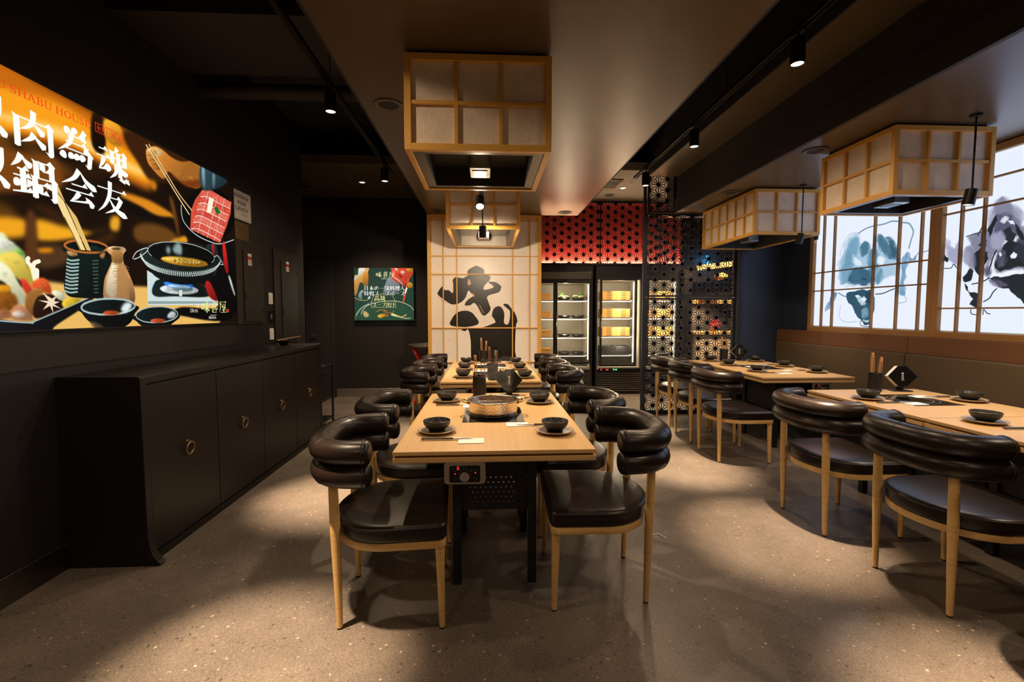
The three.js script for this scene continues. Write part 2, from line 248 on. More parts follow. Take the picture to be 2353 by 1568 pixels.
// flat prints: fill (F, L) and stroke (S) outlines in print pixels
const POSTER = [
  "F #c86a10 14|631,3 833,-6 1022,0 1214,7 1352,42 1355,207 1224,223 1010,184 835,197 692,208 616,224",
  "F #fba01c 10|624,107 784,52 982,41 1306,124 1342,190 1202,192 992,165 821,173 617,218",
  "F #ffd070 9|644,169 840,125 1015,117 1331,155 1227,176 956,154 777,169",
  "F #7a4312 10|613,276 771,248 881,241 892,330 763,378 605,406",
  "F #1d0e06 5|1045,10 1098,10 1094,139 1037,133",
  "F #f0a02a 5|1102,10 1182,6 1181,84 1106,84",
  "F #3a1e0c 8|1214,7 1582,-27 1610,73 1384,179 1280,132",
  "F #df8a1c 7|1180,278 1286,271 1376,279 1484,303 1478,320 1373,333 1268,313 1178,301",
  "F #0d0806 7|1178,303 1268,316 1373,335 1478,324 1406,360 1280,357 1183,338",
  "F #6a4218 9|1238,406 1353,373 1478,388 1514,433 1400,456 1249,467",
  "F #e09a20 6|1465,434 1567,395 1580,430 1474,445",
  "F #7a4a1c 9|1489,232 1520,341 1525,425 1501,345 1469,236",
  "F #c77a18 8|1345,182 1383,184 1372,217 1347,211",
  "F #f2a41e 9|626,492 753,474 751,528 623,547",
  "F #f4aa20 9|786,467 896,469 1008,474 1004,487 893,521 781,535",
  "F #20120a 8|781,541 893,524 1083,447 1089,469 959,523 800,550",
  "F #5a3316 7|756,465 789,458 785,649 747,652",
  "F #50341e 9|792,558 908,545 898,598 813,630 790,621",
  "F #e98a10 6|794,563 841,556 840,568 798,576",
  "F #e8a326 8|1110,394 1152,385 1144,439 1103,440",
  "F #edbb62 6|744,688 949,677 1278,665 1759,656 1744,887 734,839",
  "F #17171b 2|584,800 738,815 775,805 977,728 980,746 841,826 798,858 581,853",
  "S #9fb8c0 5|584,800 741,815 775,806 978,725 968,717 868,709",
  "F #dff3b4 5|623,541 675,529 696,551 713,559 738,581 749,615 727,627 617,628",
  "F #6fc24a 4|717,576 743,583 737,594 716,592",
  "F #fbfbe6 4|670,545 694,551 711,559 704,578 677,581 653,567",
  "F #f3d75a 4|636,611 704,585 734,600 773,666 760,694 731,679 636,626",
  "F #f4f1c8 3|618,619 679,627 723,693 741,732 729,755 701,749 675,688 615,668",
  "S #f7e68a 9|749,604 761,634 770,672",
  "S #fdf7dc 14|755,600 753,614 772,634 773,666",
  "S #fdf7dc 14|791,606 774,615 770,634 773,660",
  "S #fdf7dc 16|782,638 780,668",
  "F #e23b26 3|724,677 737,671 762,704 742,719",
  "F #f4632e 3|757,696 787,664 819,671 830,714 801,711 790,703",
  "F #f0a01e 4|645,698 687,695 685,718 658,732 643,730",
  "F #9a5a1a 4|634,726 695,718 711,754 692,775 631,775",
  "F #99622e 3|739,727 762,704 796,703 795,719 768,742 759,791 735,785",
  "F #2b160c 2|768,742 801,719 848,723 877,757 826,783 764,799",
  "L #f2dcc0 0|779,739 817,741 798,714 830,732 848,723 838,741 860,743 837,752 864,768 831,758 832,783 821,758 794,772 813,749",
  "F #f5eec8 2|831,709 859,705 884,728 860,737",
  "F #f2c93c 2|868,745 896,728 949,732 910,753 877,763",
  "F #c98a62 3|681,785 705,757 731,762 753,791 753,809 685,802",
  "F #f0d8c4 3|691,783 712,775 730,785 718,796 696,793",
  "F #c07a50 3|630,780 677,772 680,798 629,799",
  "L #f8dc96 1|899,379 874,328 925,431 979,544 954,546 896,437 849,341 855,335",
  "L #f0cb7c 1|928,430 881,330 871,329 859,334 949,426 1004,543 984,543",
  "F #07090a 3|1830,415 2010,375 2011,791 1499,796 1512,756 1833,745 1744,586",
  "F #1c2a30 3|1756,405 1832,386 1850,503 1806,581 1761,512",
  "F #0e1c19 1|891,543 905,577 890,623 882,664 881,698 896,720 932,726 1010,726 1053,722 1074,664 1091,604 1087,572 1070,552 1082,522",
  "S #9db8b2 7|900,587 917,590 947,584",
  "S #9db8b2 7|898,600 916,603 945,598",
  "S #9db8b2 7|896,613 915,616 943,611",
  "S #9db8b2 7|895,626 913,629 942,624",
  "S #9db8b2 7|893,639 912,643 940,638",
  "S #9db8b2 7|891,651 910,656 939,651",
  "S #9db8b2 7|889,664 908,668 937,664",
  "S #9db8b2 7|887,677 907,681 936,677",
  "S #9db8b2 7|885,690 906,694 934,691",
  "S #9db8b2 7|884,703 904,708 932,704",
  "S #3c5a4e 5|1009,581 1034,577",
  "S #3c5a4e 5|1008,594 1032,590",
  "S #3c5a4e 5|1008,608 1032,605",
  "S #3c5a4e 5|1008,622 1030,618",
  "S #3c5a4e 5|1008,635 1030,632",
  "S #3c5a4e 5|1008,649 1029,646",
  "S #3c5a4e 5|1008,662 1027,660",
  "S #3c5a4e 5|1008,677 1027,674",
  "S #3c5a4e 5|1008,690 1026,688",
  "S #3c5a4e 5|1007,704 1025,702",
  "F #d8a060 2|900,558 912,573 942,567 933,556",
  "F #c88850 2|1044,554 1068,542 1063,562 1051,566",
  "F #0a1412 1|1081,521 1076,528 1063,536 1043,542 1019,547 991,551 965,553 940,553 919,551 904,547 895,543 892,537 896,530 907,524 924,517 947,512 972,508 998,505 1025,505 1048,506 1066,509 1078,515",
  "S #b8672c 9|1081,521 1079,525 1075,529 1068,533 1059,537 1049,541 1036,544 1022,547 1008,549 993,551 979,552 964,553 950,553 937,553 925,551 915,550 906,548 900,545 896,543 893,540 892,537 894,533 897,530 903,526 911,522 919,519 930,515 942,513 956,510 970,508 985,507 1000,505 1015,505 1029,505 1042,505 1053,507 1064,509 1071,511 1077,514 1081,517 1081,521",
  "F #16302c 3|1064,534 1061,537 1056,539 1049,541 1041,541 1032,541 1023,540 1014,539 1007,537 1002,534 999,531 999,528 1001,526 1006,524 1013,522 1021,522 1030,522 1039,522 1047,524 1055,526 1060,528 1064,531",
  "L #f8dc96 0|899,379 874,328 925,431 979,544 954,546 896,437 849,341 855,335",
  "L #e8c070 0|928,430 881,330 871,329 859,334 949,426 1004,543 984,543",
  "S #7a5420 4|898,437 925,487 957,545",
  "F #c9925c 1|1082,524 1086,540 1102,551 1100,577 1075,618 1057,658 1050,723 1067,742 1136,749 1198,741 1217,717 1210,662 1188,615 1163,571 1162,540 1175,513",
  "F #f0dcb8 4|1104,577 1131,574 1123,621 1113,714 1069,709 1068,658 1087,611",
  "F #e8c898 1|1176,512 1174,515 1168,518 1159,522 1147,524 1134,526 1121,528 1108,528 1098,528 1089,527 1084,525 1083,522 1085,520 1090,516 1099,513 1110,510 1123,508 1136,507 1149,506 1160,506 1169,507 1174,509",
  "F #6a3a12 2|1149,516 1148,517 1145,520 1141,521 1135,522 1129,523 1122,524 1116,524 1110,524 1106,524 1104,522 1104,522 1104,520 1107,518 1112,517 1117,515 1123,515 1129,514 1136,513 1142,513 1146,514 1149,515",
  "F #8a6440 2|1214,706 1215,716 1214,726 1212,734 1208,740 1205,743 1201,743 1196,741 1193,736 1189,728 1187,719 1186,709 1185,699 1187,690 1189,681 1192,675 1195,672 1200,672 1204,674 1208,679 1211,687 1213,696",
  "F #a8793f 3|1106,534 1155,528 1154,571 1106,577",
  "S #b5854f 2|1105,586 1147,581 1164,581",
  "S #b5854f 3|1120,590 1170,584 1177,585",
  "S #b5854f 2|1136,593 1166,590 1190,589",
  "S #b5854f 3|1112,600 1163,595 1176,596",
  "S #b5854f 2|1128,604 1159,600 1189,600",
  "S #b5854f 3|1106,611 1156,606 1176,606",
  "S #b5854f 2|1121,614 1153,611 1189,610",
  "S #b5854f 3|1136,618 1149,616 1175,616",
  "S #b5854f 2|1113,625 1146,622 1188,620",
  "S #b5854f 3|1128,628 1169,625 1174,626",
  "S #b5854f 2|1106,635 1166,630 1187,630",
  "S #b5854f 3|1121,639 1162,635 1174,636",
  "S #b5854f 2|1136,643 1159,641 1187,641",
  "S #b5854f 3|1114,649 1155,646 1173,647",
  "S #b5854f 2|1129,653 1152,651 1186,651",
  "S #b5854f 3|1106,660 1149,656 1172,657",
  "S #b5854f 2|1121,664 1145,662 1185,662",
  "S #b5854f 3|1137,668 1142,667 1172,667",
  "S #b5854f 2|1114,675 1164,670 1185,672",
  "S #b5854f 3|1129,679 1161,676 1171,677",
  "S #b5854f 2|1107,685 1157,681 1184,682",
  "S #b5854f 3|1122,689 1154,687 1170,687",
  "S #b5854f 2|1100,695 1151,692 1183,692",
  "S #b5854f 3|1115,699 1147,697 1170,698",
  "S #b5854f 2|1129,703 1144,702 1183,702",
  "S #b5854f 3|1107,709 1141,707 1169,709",
  "S #b5854f 2|1122,713 1163,711 1182,713",
  "S #b5854f 3|1100,719 1160,717 1168,719",
  "F #0b1214 1|945,759 949,785 979,817 1029,841 1108,847 1174,830 1208,789 1214,751",
  "F #6a5038 5|982,817 1030,831 1048,848 1010,848",
  "F #101b1d 1|1214,751 1208,762 1189,772 1161,780 1127,786 1089,790 1051,791 1015,789 986,785 964,779 950,771 945,762 950,753 964,745 987,737 1017,730 1052,726 1090,724 1128,724 1162,728 1190,734 1208,742",
  "S #a9bcbc 8|1212,752 1210,758 1204,763 1195,768 1183,773 1168,777 1151,781 1132,785 1111,787 1090,789 1069,789 1049,789 1030,789 1011,787 995,785 981,783 968,779 959,776 952,772 948,767 947,762 948,758 953,753 959,748 970,744 981,740 996,736 1013,732 1031,729 1051,727 1071,726 1091,725 1112,725 1133,726 1152,727 1169,730 1184,733 1196,737 1205,741 1210,747 1212,751",
  "F #e4efef 6|1135,767 1162,739 1197,745 1178,773 1151,782",
  "F #d4572c 2|1126,783 1124,786 1119,788 1111,790 1101,792 1089,793 1078,793 1066,792 1057,790 1050,788 1045,785 1044,783 1045,780 1051,778 1058,775 1068,774 1078,773 1091,773 1102,774 1112,775 1119,777 1125,780",
  "F #0a1113 1|1214,795 1222,823 1272,848 1373,857 1448,834 1490,792",
  "F #101b1d 1|1492,789 1485,800 1467,811 1438,820 1403,826 1363,830 1324,830 1287,826 1257,821 1233,813 1219,804 1214,794 1219,784 1234,774 1257,766 1289,759 1325,755 1365,753 1404,755 1439,760 1467,767 1486,777",
  "S #a9bcbc 5|1489,789 1486,796 1480,802 1468,809 1453,815 1435,819 1414,823 1391,826 1367,828 1343,828 1320,828 1298,826 1278,824 1259,821 1244,816 1232,811 1223,806 1218,800 1216,794 1218,788 1223,782 1233,777 1245,771 1261,766 1278,762 1299,758 1321,756 1344,755 1369,754 1392,755 1414,757 1435,760 1454,764 1469,770 1480,775 1487,782 1489,789",
  "F #d4572c 1|1398,820 1396,823 1390,826 1380,828 1368,830 1355,830 1342,830 1329,829 1318,827 1309,825 1304,821 1302,819 1304,815 1310,813 1319,811 1330,809 1343,809 1357,809 1370,810 1381,811 1391,814 1396,817",
  "F #dfeaea 4|1413,802 1443,776 1476,785 1459,809",
  "L #cfe0de 0|1295,591 1382,622 1340,641 1329,702 1736,697 1838,715 1836,739 1289,749",
  "F #10201f 2|1344,641 1415,629 1693,636 1746,692 1476,702 1331,703",
  "F #e4efec 2|1662,665 1654,673 1634,679 1604,685 1567,689 1525,691 1484,691 1447,690 1415,686 1391,681 1377,675 1372,669 1378,663 1395,657 1420,651 1453,647 1491,644 1533,643 1573,644 1610,647 1638,652 1656,658",
  "F #7c9490 2|1618,662 1613,665 1601,669 1581,673 1557,675 1530,676 1503,677 1478,675 1457,674 1440,671 1430,668 1427,664 1431,661 1442,657 1459,654 1481,651 1507,650 1534,649 1561,650 1584,651 1603,654 1614,658",
  "F #f4fbff 2|1461,666 1459,670 1455,675 1447,678 1438,681 1427,683 1415,683 1405,683 1396,681 1389,677 1385,674 1384,670 1386,666 1391,661 1397,658 1407,655 1417,653 1429,652 1439,653 1448,655 1456,658 1460,662",
  "F #2a80ff 2|1621,645 1615,650 1599,655 1576,658 1548,660 1517,661 1486,660 1457,659 1432,656 1414,652 1403,647 1399,643 1405,638 1418,634 1438,630 1463,628 1493,627 1525,627 1555,628 1582,631 1604,635 1617,640",
  "F #bfe2ff 2|1602,651 1598,654 1586,656 1568,658 1546,659 1520,660 1495,660 1472,658 1451,658 1435,656 1427,653 1423,651 1427,649 1438,647 1453,645 1474,645 1498,644 1524,644 1548,644 1571,645 1588,647 1599,649",
  "L #dfe6e2 0|1508,670 1530,669 1528,700 1506,700",
  "L #8ea4a2 0|1293,730 1835,718 1834,730 1291,743",
  "F #0d1615 1|1809,557 1792,579 1754,601 1698,619 1631,632 1560,639 1491,640 1429,635 1379,626 1343,613 1321,596 1316,579 1327,560 1355,542 1396,525 1450,511 1515,500 1585,495 1655,496 1719,503 1769,516 1801,534",
  "F #3a4846 1|1884,488 1861,515 1809,541 1735,562 1648,578 1557,587 1471,590 1395,585 1333,575 1289,562 1263,545 1257,525 1271,504 1304,483 1354,463 1421,446 1501,432 1590,424 1680,423 1763,428 1831,442 1873,462",
  "F #1a2524 1|1865,481 1845,505 1797,528 1727,547 1644,562 1558,571 1475,574 1402,571 1342,562 1299,551 1275,536 1269,518 1282,500 1312,481 1361,463 1425,447 1502,435 1586,427 1672,425 1751,430 1815,441 1855,459",
  "D #dce8e2 3.1|1876,488 1873,493 1869,498 1864,503 1858,507 1851,511 1843,516 1834,521 1824,525 1814,530 1803,534 1790,538 1778,542 1765,545 1751,549 1737,553 1722,556 1706,559 1691,562 1675,564 1659,567 1643,569 1627,571 1610,573 1594,575 1578,577 1562,577 1546,579 1530,579 1514,580 1499,580 1484,580 1469,580 1455,580 1440,579 1427,579 1414,578 1401,577 1389,576 1376,575 1365,573 1355,571 1344,569 1334,567 1325,565 1316,563 1308,561 1301,558 1295,556 1288,553 1282,550 1278,547 1274,544 1270,541 1267,538 1264,534 1262,531 1261,528 1261,524",
  "D #dce8e2 3.1|1868,496 1865,500 1861,505 1856,510 1850,514 1843,519 1835,523 1827,528 1818,532 1807,536 1796,540 1784,544 1772,548 1759,551 1746,555 1731,558 1717,562 1702,564 1687,567 1671,570 1656,573 1640,575 1625,577 1608,578 1593,580 1576,581 1561,582 1545,583 1529,584 1514,584 1499,585 1484,585 1469,585 1455,584 1442,584 1428,583 1415,583 1403,581 1391,580 1379,579 1367,577 1357,576 1347,574 1338,572 1329,570 1320,568 1312,566 1305,563 1298,560 1292,558 1287,555 1282,552 1278,549 1274,546 1271,543 1268,540 1267,537 1265,533 1265,530",
  "D #dce8e2 3.1|1859,504 1856,509 1853,513 1848,517 1842,522 1835,526 1828,530 1820,534 1810,539 1801,543 1790,547 1778,550 1766,554 1754,558 1740,561 1727,564 1712,567 1698,570 1683,573 1668,575 1653,577 1637,579 1622,581 1606,583 1591,585 1576,586 1560,587 1544,588 1529,589 1514,589 1499,590 1484,590 1471,590 1457,589 1443,588 1430,588 1417,587 1405,586 1393,585 1382,583 1370,582 1360,580 1350,579 1341,577 1332,575 1323,573 1316,571 1309,568 1302,565 1296,562 1291,560 1286,557 1282,554 1278,551 1275,548 1273,545 1271,542 1270,539 1270,536",
  "D #dce8e2 3.1|1851,512 1848,516 1845,520 1840,524 1835,529 1828,533 1820,537 1812,541 1803,545 1794,549 1783,553 1772,556 1761,560 1748,564 1735,566 1722,570 1708,573 1694,575 1680,578 1665,581 1650,583 1635,585 1620,587 1604,588 1589,590 1574,591 1559,592 1544,592 1529,593 1514,594 1499,594 1485,594 1472,594 1458,594 1444,593 1431,592 1419,592 1407,590 1395,590 1384,588 1373,587 1363,585 1353,583 1344,581 1336,579 1327,577 1319,575 1312,573 1306,570 1300,568 1295,565 1290,562 1286,560 1282,556 1280,554 1277,551 1275,547 1274,544 1274,541",
  "D #dce8e2 3.1|1843,520 1840,524 1837,528 1832,532 1826,536 1820,540 1813,544 1805,548 1797,551 1787,556 1777,559 1766,563 1754,566 1742,569 1730,573 1717,575 1703,579 1690,581 1676,583 1661,585 1647,588 1632,590 1617,592 1602,593 1588,594 1573,596 1558,596 1543,597 1529,598 1514,598 1500,598 1486,598 1472,598 1459,598 1446,598 1433,597 1421,596 1409,595 1397,594 1387,592 1376,591 1366,590 1357,588 1347,586 1339,584 1331,582 1323,580 1316,577 1310,575 1304,573 1299,570 1294,567 1290,564 1287,562 1284,559 1281,556 1280,553 1278,550 1278,547",
  "S #8a9c98 3|1872,504 1865,511 1854,519 1842,526 1828,532 1812,539 1795,545 1775,551 1755,557 1733,562 1711,567 1688,571 1664,575 1640,579 1616,581 1591,584 1567,586 1544,588 1520,588 1497,589 1474,589 1452,588 1432,588 1412,586 1393,584 1376,582 1359,580 1343,577 1329,574 1316,571 1304,567 1293,563 1284,559 1276,554 1270,549 1265,545 1261,540 1259,534 1258,529 1258,524 1260,519",
  "F #060b0b 1|1817,481 1799,499 1758,517 1699,531 1628,541 1554,547 1484,547 1421,543 1370,536 1333,525 1311,511 1307,497 1319,482 1347,467 1391,454 1448,442 1514,434 1587,430 1660,430 1726,437 1778,447 1809,462",
  "S #aebcb8 4|1328,523 1319,518 1313,513 1309,509 1307,503 1306,498 1308,493 1312,488 1319,482 1327,477 1336,472 1348,466 1362,462 1378,457 1395,452 1414,448 1435,444 1457,441 1480,437 1503,435 1528,432 1554,431 1580,430 1605,429 1631,429 1656,430 1681,432 1704,434 1727,437 1746,439 1765,443 1780,448 1794,453 1805,458 1812,464 1816,471 1818,477 1816,483 1811,490 1803,497 1792,503",
  "F #c98a24 2|1754,517 1744,525 1717,532 1678,539 1629,543 1577,546 1525,547 1478,546 1439,543 1410,539 1392,534 1387,528 1395,522 1415,516 1447,510 1488,505 1537,502 1588,500 1640,499 1687,501 1724,505 1748,511",
  "F #f0c24c 2|1701,512 1693,515 1672,520 1640,523 1601,526 1558,529 1514,530 1475,531 1442,531 1416,530 1401,528 1396,525 1402,522 1418,519 1445,515 1479,512 1519,509 1563,507 1605,506 1644,506 1675,507 1695,509",
  "D #fff0b0 3|1678,515 1671,519 1655,522 1629,525 1598,528 1564,530 1529,531 1497,532 1469,531 1448,530 1436,528 1432,526 1437,523 1451,520 1472,517 1501,515 1533,513 1568,511 1602,510 1633,510 1657,511 1673,513",
  "D #7a4a10 4|1712,518 1698,524 1663,528 1614,532 1562,534 1518,534 1489,531 1479,528 1491,524 1521,519 1567,515 1618,513 1667,513 1701,515",
  "F #8fa6a6 8|1472,478 1514,433 1543,456 1530,494",
  "F #8fa6a6 8|1425,484 1445,462 1458,480 1442,501",
  "F #07090a 1|2041,225 2010,276 1959,324 1894,364 1822,392 1749,408 1682,411 1625,401 1580,381 1552,352 1540,316 1545,275 1567,232 1604,190 1656,152 1718,119 1789,95 1862,84 1931,86 1988,103 2029,133 2047,175",
  "S #cfd8d8 5|1552,243 1553,295 1582,336 1665,373 1782,390 1884,387 2026,342",
  "L #d9503c 0|1728,125 1777,99 2013,122 2002,191 1952,279 1877,384 1758,370 1614,352 1629,252 1665,190",
  "L #e0614c 0|1728,126 1788,113 1895,118 2016,120 1999,161 1880,157 1773,149 1714,164",
  "L #d24430 0|1699,167 1768,152 1874,158 1992,163 1975,203 1858,197 1754,188 1686,204",
  "L #e46a54 0|1690,203 1749,191 1854,198 1970,205 1953,245 1838,236 1735,226 1677,239",
  "L #cf4330 0|1665,241 1730,230 1833,237 1948,246 1931,286 1818,275 1716,265 1652,277",
  "L #e26450 0|1654,277 1711,267 1813,275 1926,287 1909,327 1798,313 1697,302 1641,313",
  "L #d64a36 0|1632,314 1693,305 1792,313 1904,328 1888,367 1778,350 1679,339 1618,350",
  "S #fbe9de 4|1716,163 1773,150 1880,158 1999,163",
  "S #fbe9de 4|1697,201 1754,189 1858,197 1975,205",
  "S #fbe9de 4|1679,239 1735,227 1838,237 1953,247",
  "S #fbe9de 4|1661,276 1716,265 1818,275 1931,288",
  "S #fbe9de 4|1643,312 1697,303 1798,313 1909,328",
  "S #fbe9de 4|1625,348 1679,339 1778,351 1888,369",
  "S #f6d6c8 3|1788,109 1756,182 1678,360",
  "S #f6d6c8 3|1876,113 1843,188 1758,371",
  "S #f6d6c8 3|1943,116 1908,192 1820,380",
  "S #d8e0dc 4|1214,547 1238,517 1295,492 1303,503 1253,537 1221,550",
  "S #d8e0dc 4|1820,469 1852,461 1903,501 1876,504",
  "S #cfd8d8 4|1552,243 1553,295 1582,336 1665,373 1782,390 1884,387 2026,342",
  "L #fbf3d8 0|1792,145 1835,145 1802,233 1763,234",
  "L #1c6a2a 0|1832,194 1861,184 1867,171 1873,192 1903,208 1872,216 1863,235 1851,216",
  "F #dc8a36 2|1325,53 1346,34 1386,14 1438,14 1493,27 1571,24 1714,-18 1715,107 1616,134 1535,123 1469,104 1439,144 1407,147 1357,122 1330,99",
  "F #7a3a10 6|1488,105 1565,121 1715,73 1712,112 1616,137 1535,129",
  "F #ffd28a 4|1342,48 1385,20 1438,24 1400,58 1357,72",
  "F #efae62 1|1326,57 1346,39 1376,29 1394,40 1374,58 1340,65",
  "F #e09648 1|1329,78 1361,62 1395,63 1397,74 1365,86 1333,88",
  "F #d88a3c 1|1342,95 1369,82 1400,83 1401,94 1371,104 1344,105",
  "F #cc7c32 1|1359,110 1382,100 1410,102 1410,113 1384,121 1361,120",
  "S #6e3410 2|1331,74 1361,61 1395,62 1397,74",
  "S #6e3410 2|1343,92 1370,81 1400,83",
  "S #6e3410 2|1359,109 1382,99 1410,102",
  "S #ffe0ac 2|1333,54 1355,39 1376,33",
  "F #2c454e 3|1724,0 1833,-12 1937,-5 1977,14 1852,86 1729,114",
  "F #7d9aa2 5|1735,7 1759,3 1759,96 1736,88",
  "F #5f7c86 5|1832,10 1857,10 1846,80 1827,78",
  "S #f4d89a 7|1328,29 1423,112 1525,203 1612,277",
  "S #e8c480 7|1346,20 1442,106 1540,193 1635,252",
  "F #c41f1f 2|1903,390 1931,386 1956,539 1916,520",
  "F #a31c1c 3|1723,624 1766,614 1830,700 1809,715 1749,687",
  "F #d8dcd8 4|1954,571 1974,577 2019,670 1997,663",
  "F #b02020 2|1799,405 1818,401 1821,454 1802,456",
  "L #d03030 0|1920,761 1945,761 1943,780 1918,780",
];
const INK = [
  "F #120d0a 0|267,403 277,381 319,358 339,358 378,380 385,409 421,426 417,452 398,471 378,498 384,517 444,498 411,468 424,462 463,468 493,491 493,510 476,534 404,560 410,603 423,649 390,688 370,688 357,675 318,609 285,621 252,623 253,606 272,583 305,557 289,537 273,524 253,570 220,603 167,616 122,593 70,551 74,525 100,495 113,518 142,521 168,538 172,485 169,453 188,433 214,436 240,439 260,426 273,420",
  "F #c8a080 1|273,446 283,452 291,478 270,484",
  "F #c8a080 1|299,540 315,554 307,565",
  "S #c8a080 3|70,557 96,590 135,606",
  "S #c8a080 3|331,622 364,682",
  "S #c8a080 4|348,619 377,675",
  "F #120d0a 0|150,754 160,715 193,675 239,659 285,665 318,695 341,744 278,767 205,767",
  "F #120d0a 0|357,773 436,748 456,735 443,708 433,692 443,649 470,629 496,636 516,675 516,741 546,745 556,669 536,642 513,622 516,612 542,616 566,645 589,675 606,728 596,768 590,921 592,1123 302,1120 290,987 287,860 271,787 251,797 232,784",
];
const BULL_BLUE = [
  "W #9cc0d8 2.4|226,480 256,373 301,272 368,260 394,309 410,349 427,314 463,327 484,373 527,365 539,289 583,317 614,315 656,356 685,440 691,542 644,549 596,562 549,602 497,599 423,572 349,590 248,584",
  "W #6f9dbb 2.8|242,481 277,376 322,290 379,284 375,388 342,475 367,584 258,581",
  "W #3c6883 1.6|530,289 565,300 610,362 662,445 622,451 571,399 539,352",
  "W #2f566d 1.2|592,313 640,340 677,413 674,460 633,428 618,371",
  "W #3a6a84 1.6|397,350 436,315 469,342 458,399 419,416",
  "W #26536e 2.0|343,491 418,475 455,501 509,506 510,599 425,598 308,572",
  "W #4a7c9a 2.4|484,373 527,379 549,460 530,579 494,548",
  "W #e8f2fb 2.0|326,382 377,419 417,467 360,454",
  "W #eef6fd 1.6|539,423 590,443 575,484 532,465",
  "W #eef6fd 1.2|248,584 425,602 549,602 426,625 270,613",
  "K #2a5268 1|302,641 426,619 512,628 520,846 458,848 409,804 356,728 304,677",
  "W #cfe2ee 1.0|391,668 443,677 468,715 432,725 403,698",
  "W #7fa6bc 1.2|434,751 478,737 490,788 437,803",
  "W #e8f2fb 1.0|437,818 474,821 500,814 475,833",
  "S #1f3a48 4|425,833 438,822 475,840 510,824 510,857 440,854 425,833",
  "W #4d7aa0 1.2|192,629 221,638 180,701 112,766 152,692",
  "W #5a8db4 1.2|707,510 736,421 744,434 731,526 724,592 739,670 705,665 704,590",
  "S #7f97a8 3|690,671 686,710 716,712 749,703 736,673",
  "S #7da3b8 9|700,249 734,259 753,279 769,314 758,358 746,402",
  "W #5b8099 1.0|742,421 756,456 775,468 798,445 793,476 754,481",
  "S #6f93aa 5|795,451 815,434 849,435 883,424",
  "S #5d7f92 7|377,258 440,236 510,230",
  "S #6f97ac 8|519,232 577,233 625,227 677,239",
  "S #7f9fb2 3|228,386 253,311 299,256 358,251 392,271",
  "S #16303e 6|338,574 346,556 404,563 422,550 459,563",
  "S #23485c 5|230,635 293,661 342,647 428,654",
  "S #8fa5b2 3|256,719 250,798 303,832 410,826",
  "W #3c6a84 2|334,513 361,477 400,496 422,557 386,585 338,574",
  "W #6d9ab6 3|278,407 306,364 337,391 321,458 282,470",
  "K #1d3f52 1|455,640 508,635 511,722 476,707 466,670",
  "K #dfeaf4 1|416,683 447,662 471,685 440,703",
  "K #e9f1ff 1|372,659 400,653 415,668 387,675",
  "W #5d8aa6 2|536,536 560,496 577,512 565,581 540,594",
  "S #23485c 6|535,655 586,653 634,638 665,629",
];
const BULL_BLACK = [
  "W #9a9ab8 2.4|1,376 29,428 53,444 74,400 88,437 82,530 52,515 19,475",
  "W #73738f 2.4|209,368 229,260 261,227 302,272 346,380 423,434 578,422 624,602 517,641 368,579 334,576 278,587 242,574 214,543 211,487 180,579 164,493 133,432 114,389 163,380",
  "W #4f4f6a 2.0|241,306 305,320 347,401 326,449 268,430 236,381",
  "W #f2f6ff 1.2|258,342 281,320 296,334 278,356",
  "W #f2f6ff 1.2|275,458 309,394 319,406 290,476 272,495",
  "W #f2f6ff 1.2|315,416 359,444 361,475 322,443",
  "K #1c262e 1|248,514 280,453 312,437 361,470 447,487 472,569 367,563 324,565 277,584 246,560",
  "K #1c262e 1|147,479 188,445 208,437 202,497 180,540 199,581 181,590 152,531",
  "W #605a72 1.2|271,473 291,487 290,551 261,559",
  "W #f2f6ff 1.0|217,582 233,512 251,482 245,546 257,586 320,575 367,574 368,590 307,595 249,604",
  "K #1c262e 1|103,593 124,569 134,547 152,560 143,611 113,616",
  "K #1c262e 1|116,620 136,665 169,670 194,704 192,741 173,745 145,729 160,703 142,680 121,650",
  "K #1c262e 1|218,607 278,604 368,595 476,638 482,737 377,730 346,693 316,659 271,647",
  "W #5c5670 1.2|224,616 280,620 314,644 281,653",
  "K #1c262e 1|3,461 26,488 21,506 2,494",
  "K #1c262e 1|205,376 227,331 241,306 248,335 230,380 217,411",
  "K #252c38 1|275,388 303,372 329,418 313,447 288,433",
  "W #2c3340 3|335,440 375,426 416,463 412,533 370,559 340,514",
  "K #1c262e 1|160,515 185,484 211,476 218,510 193,541 173,562",
  "S #1c262e 6|217,582 230,545 238,507 251,476",
  "S #1c262e 5|163,391 178,360 192,340",
  "W #4f4f6a 3|195,563 214,543 237,578 218,599",
  "W #7c7c98 3|111,440 133,437 159,503 152,560 128,535",
  "W #a6a6c0 3|227,401 266,386 287,422 261,472 230,457",
  "K #e9f1ff 1|262,494 271,484 277,501 268,511",
  "K #e9f1ff 1|311,505 325,491 339,503 331,523 317,522",
  "K #1c262e 1|166,442 186,417 207,421 193,452",
  "K #1c262e 1|311,342 347,401 363,445 349,442 328,387",
  "K #e9f1ff 1|282,336 311,347 322,370 302,361",
  "S #1c262e 4|5,537 41,538 52,521 71,541",
  "S #1c262e 5|209,716 234,700 248,673 262,657",
  "S #1c262e 4|152,755 156,775 192,781",
  "S #1c262e 4|210,778 211,755 228,772 241,776",
  "S #1c262e 4|108,388 141,382 184,377",
  "S #1c262e 5|150,628 177,624 208,615 228,600",
];
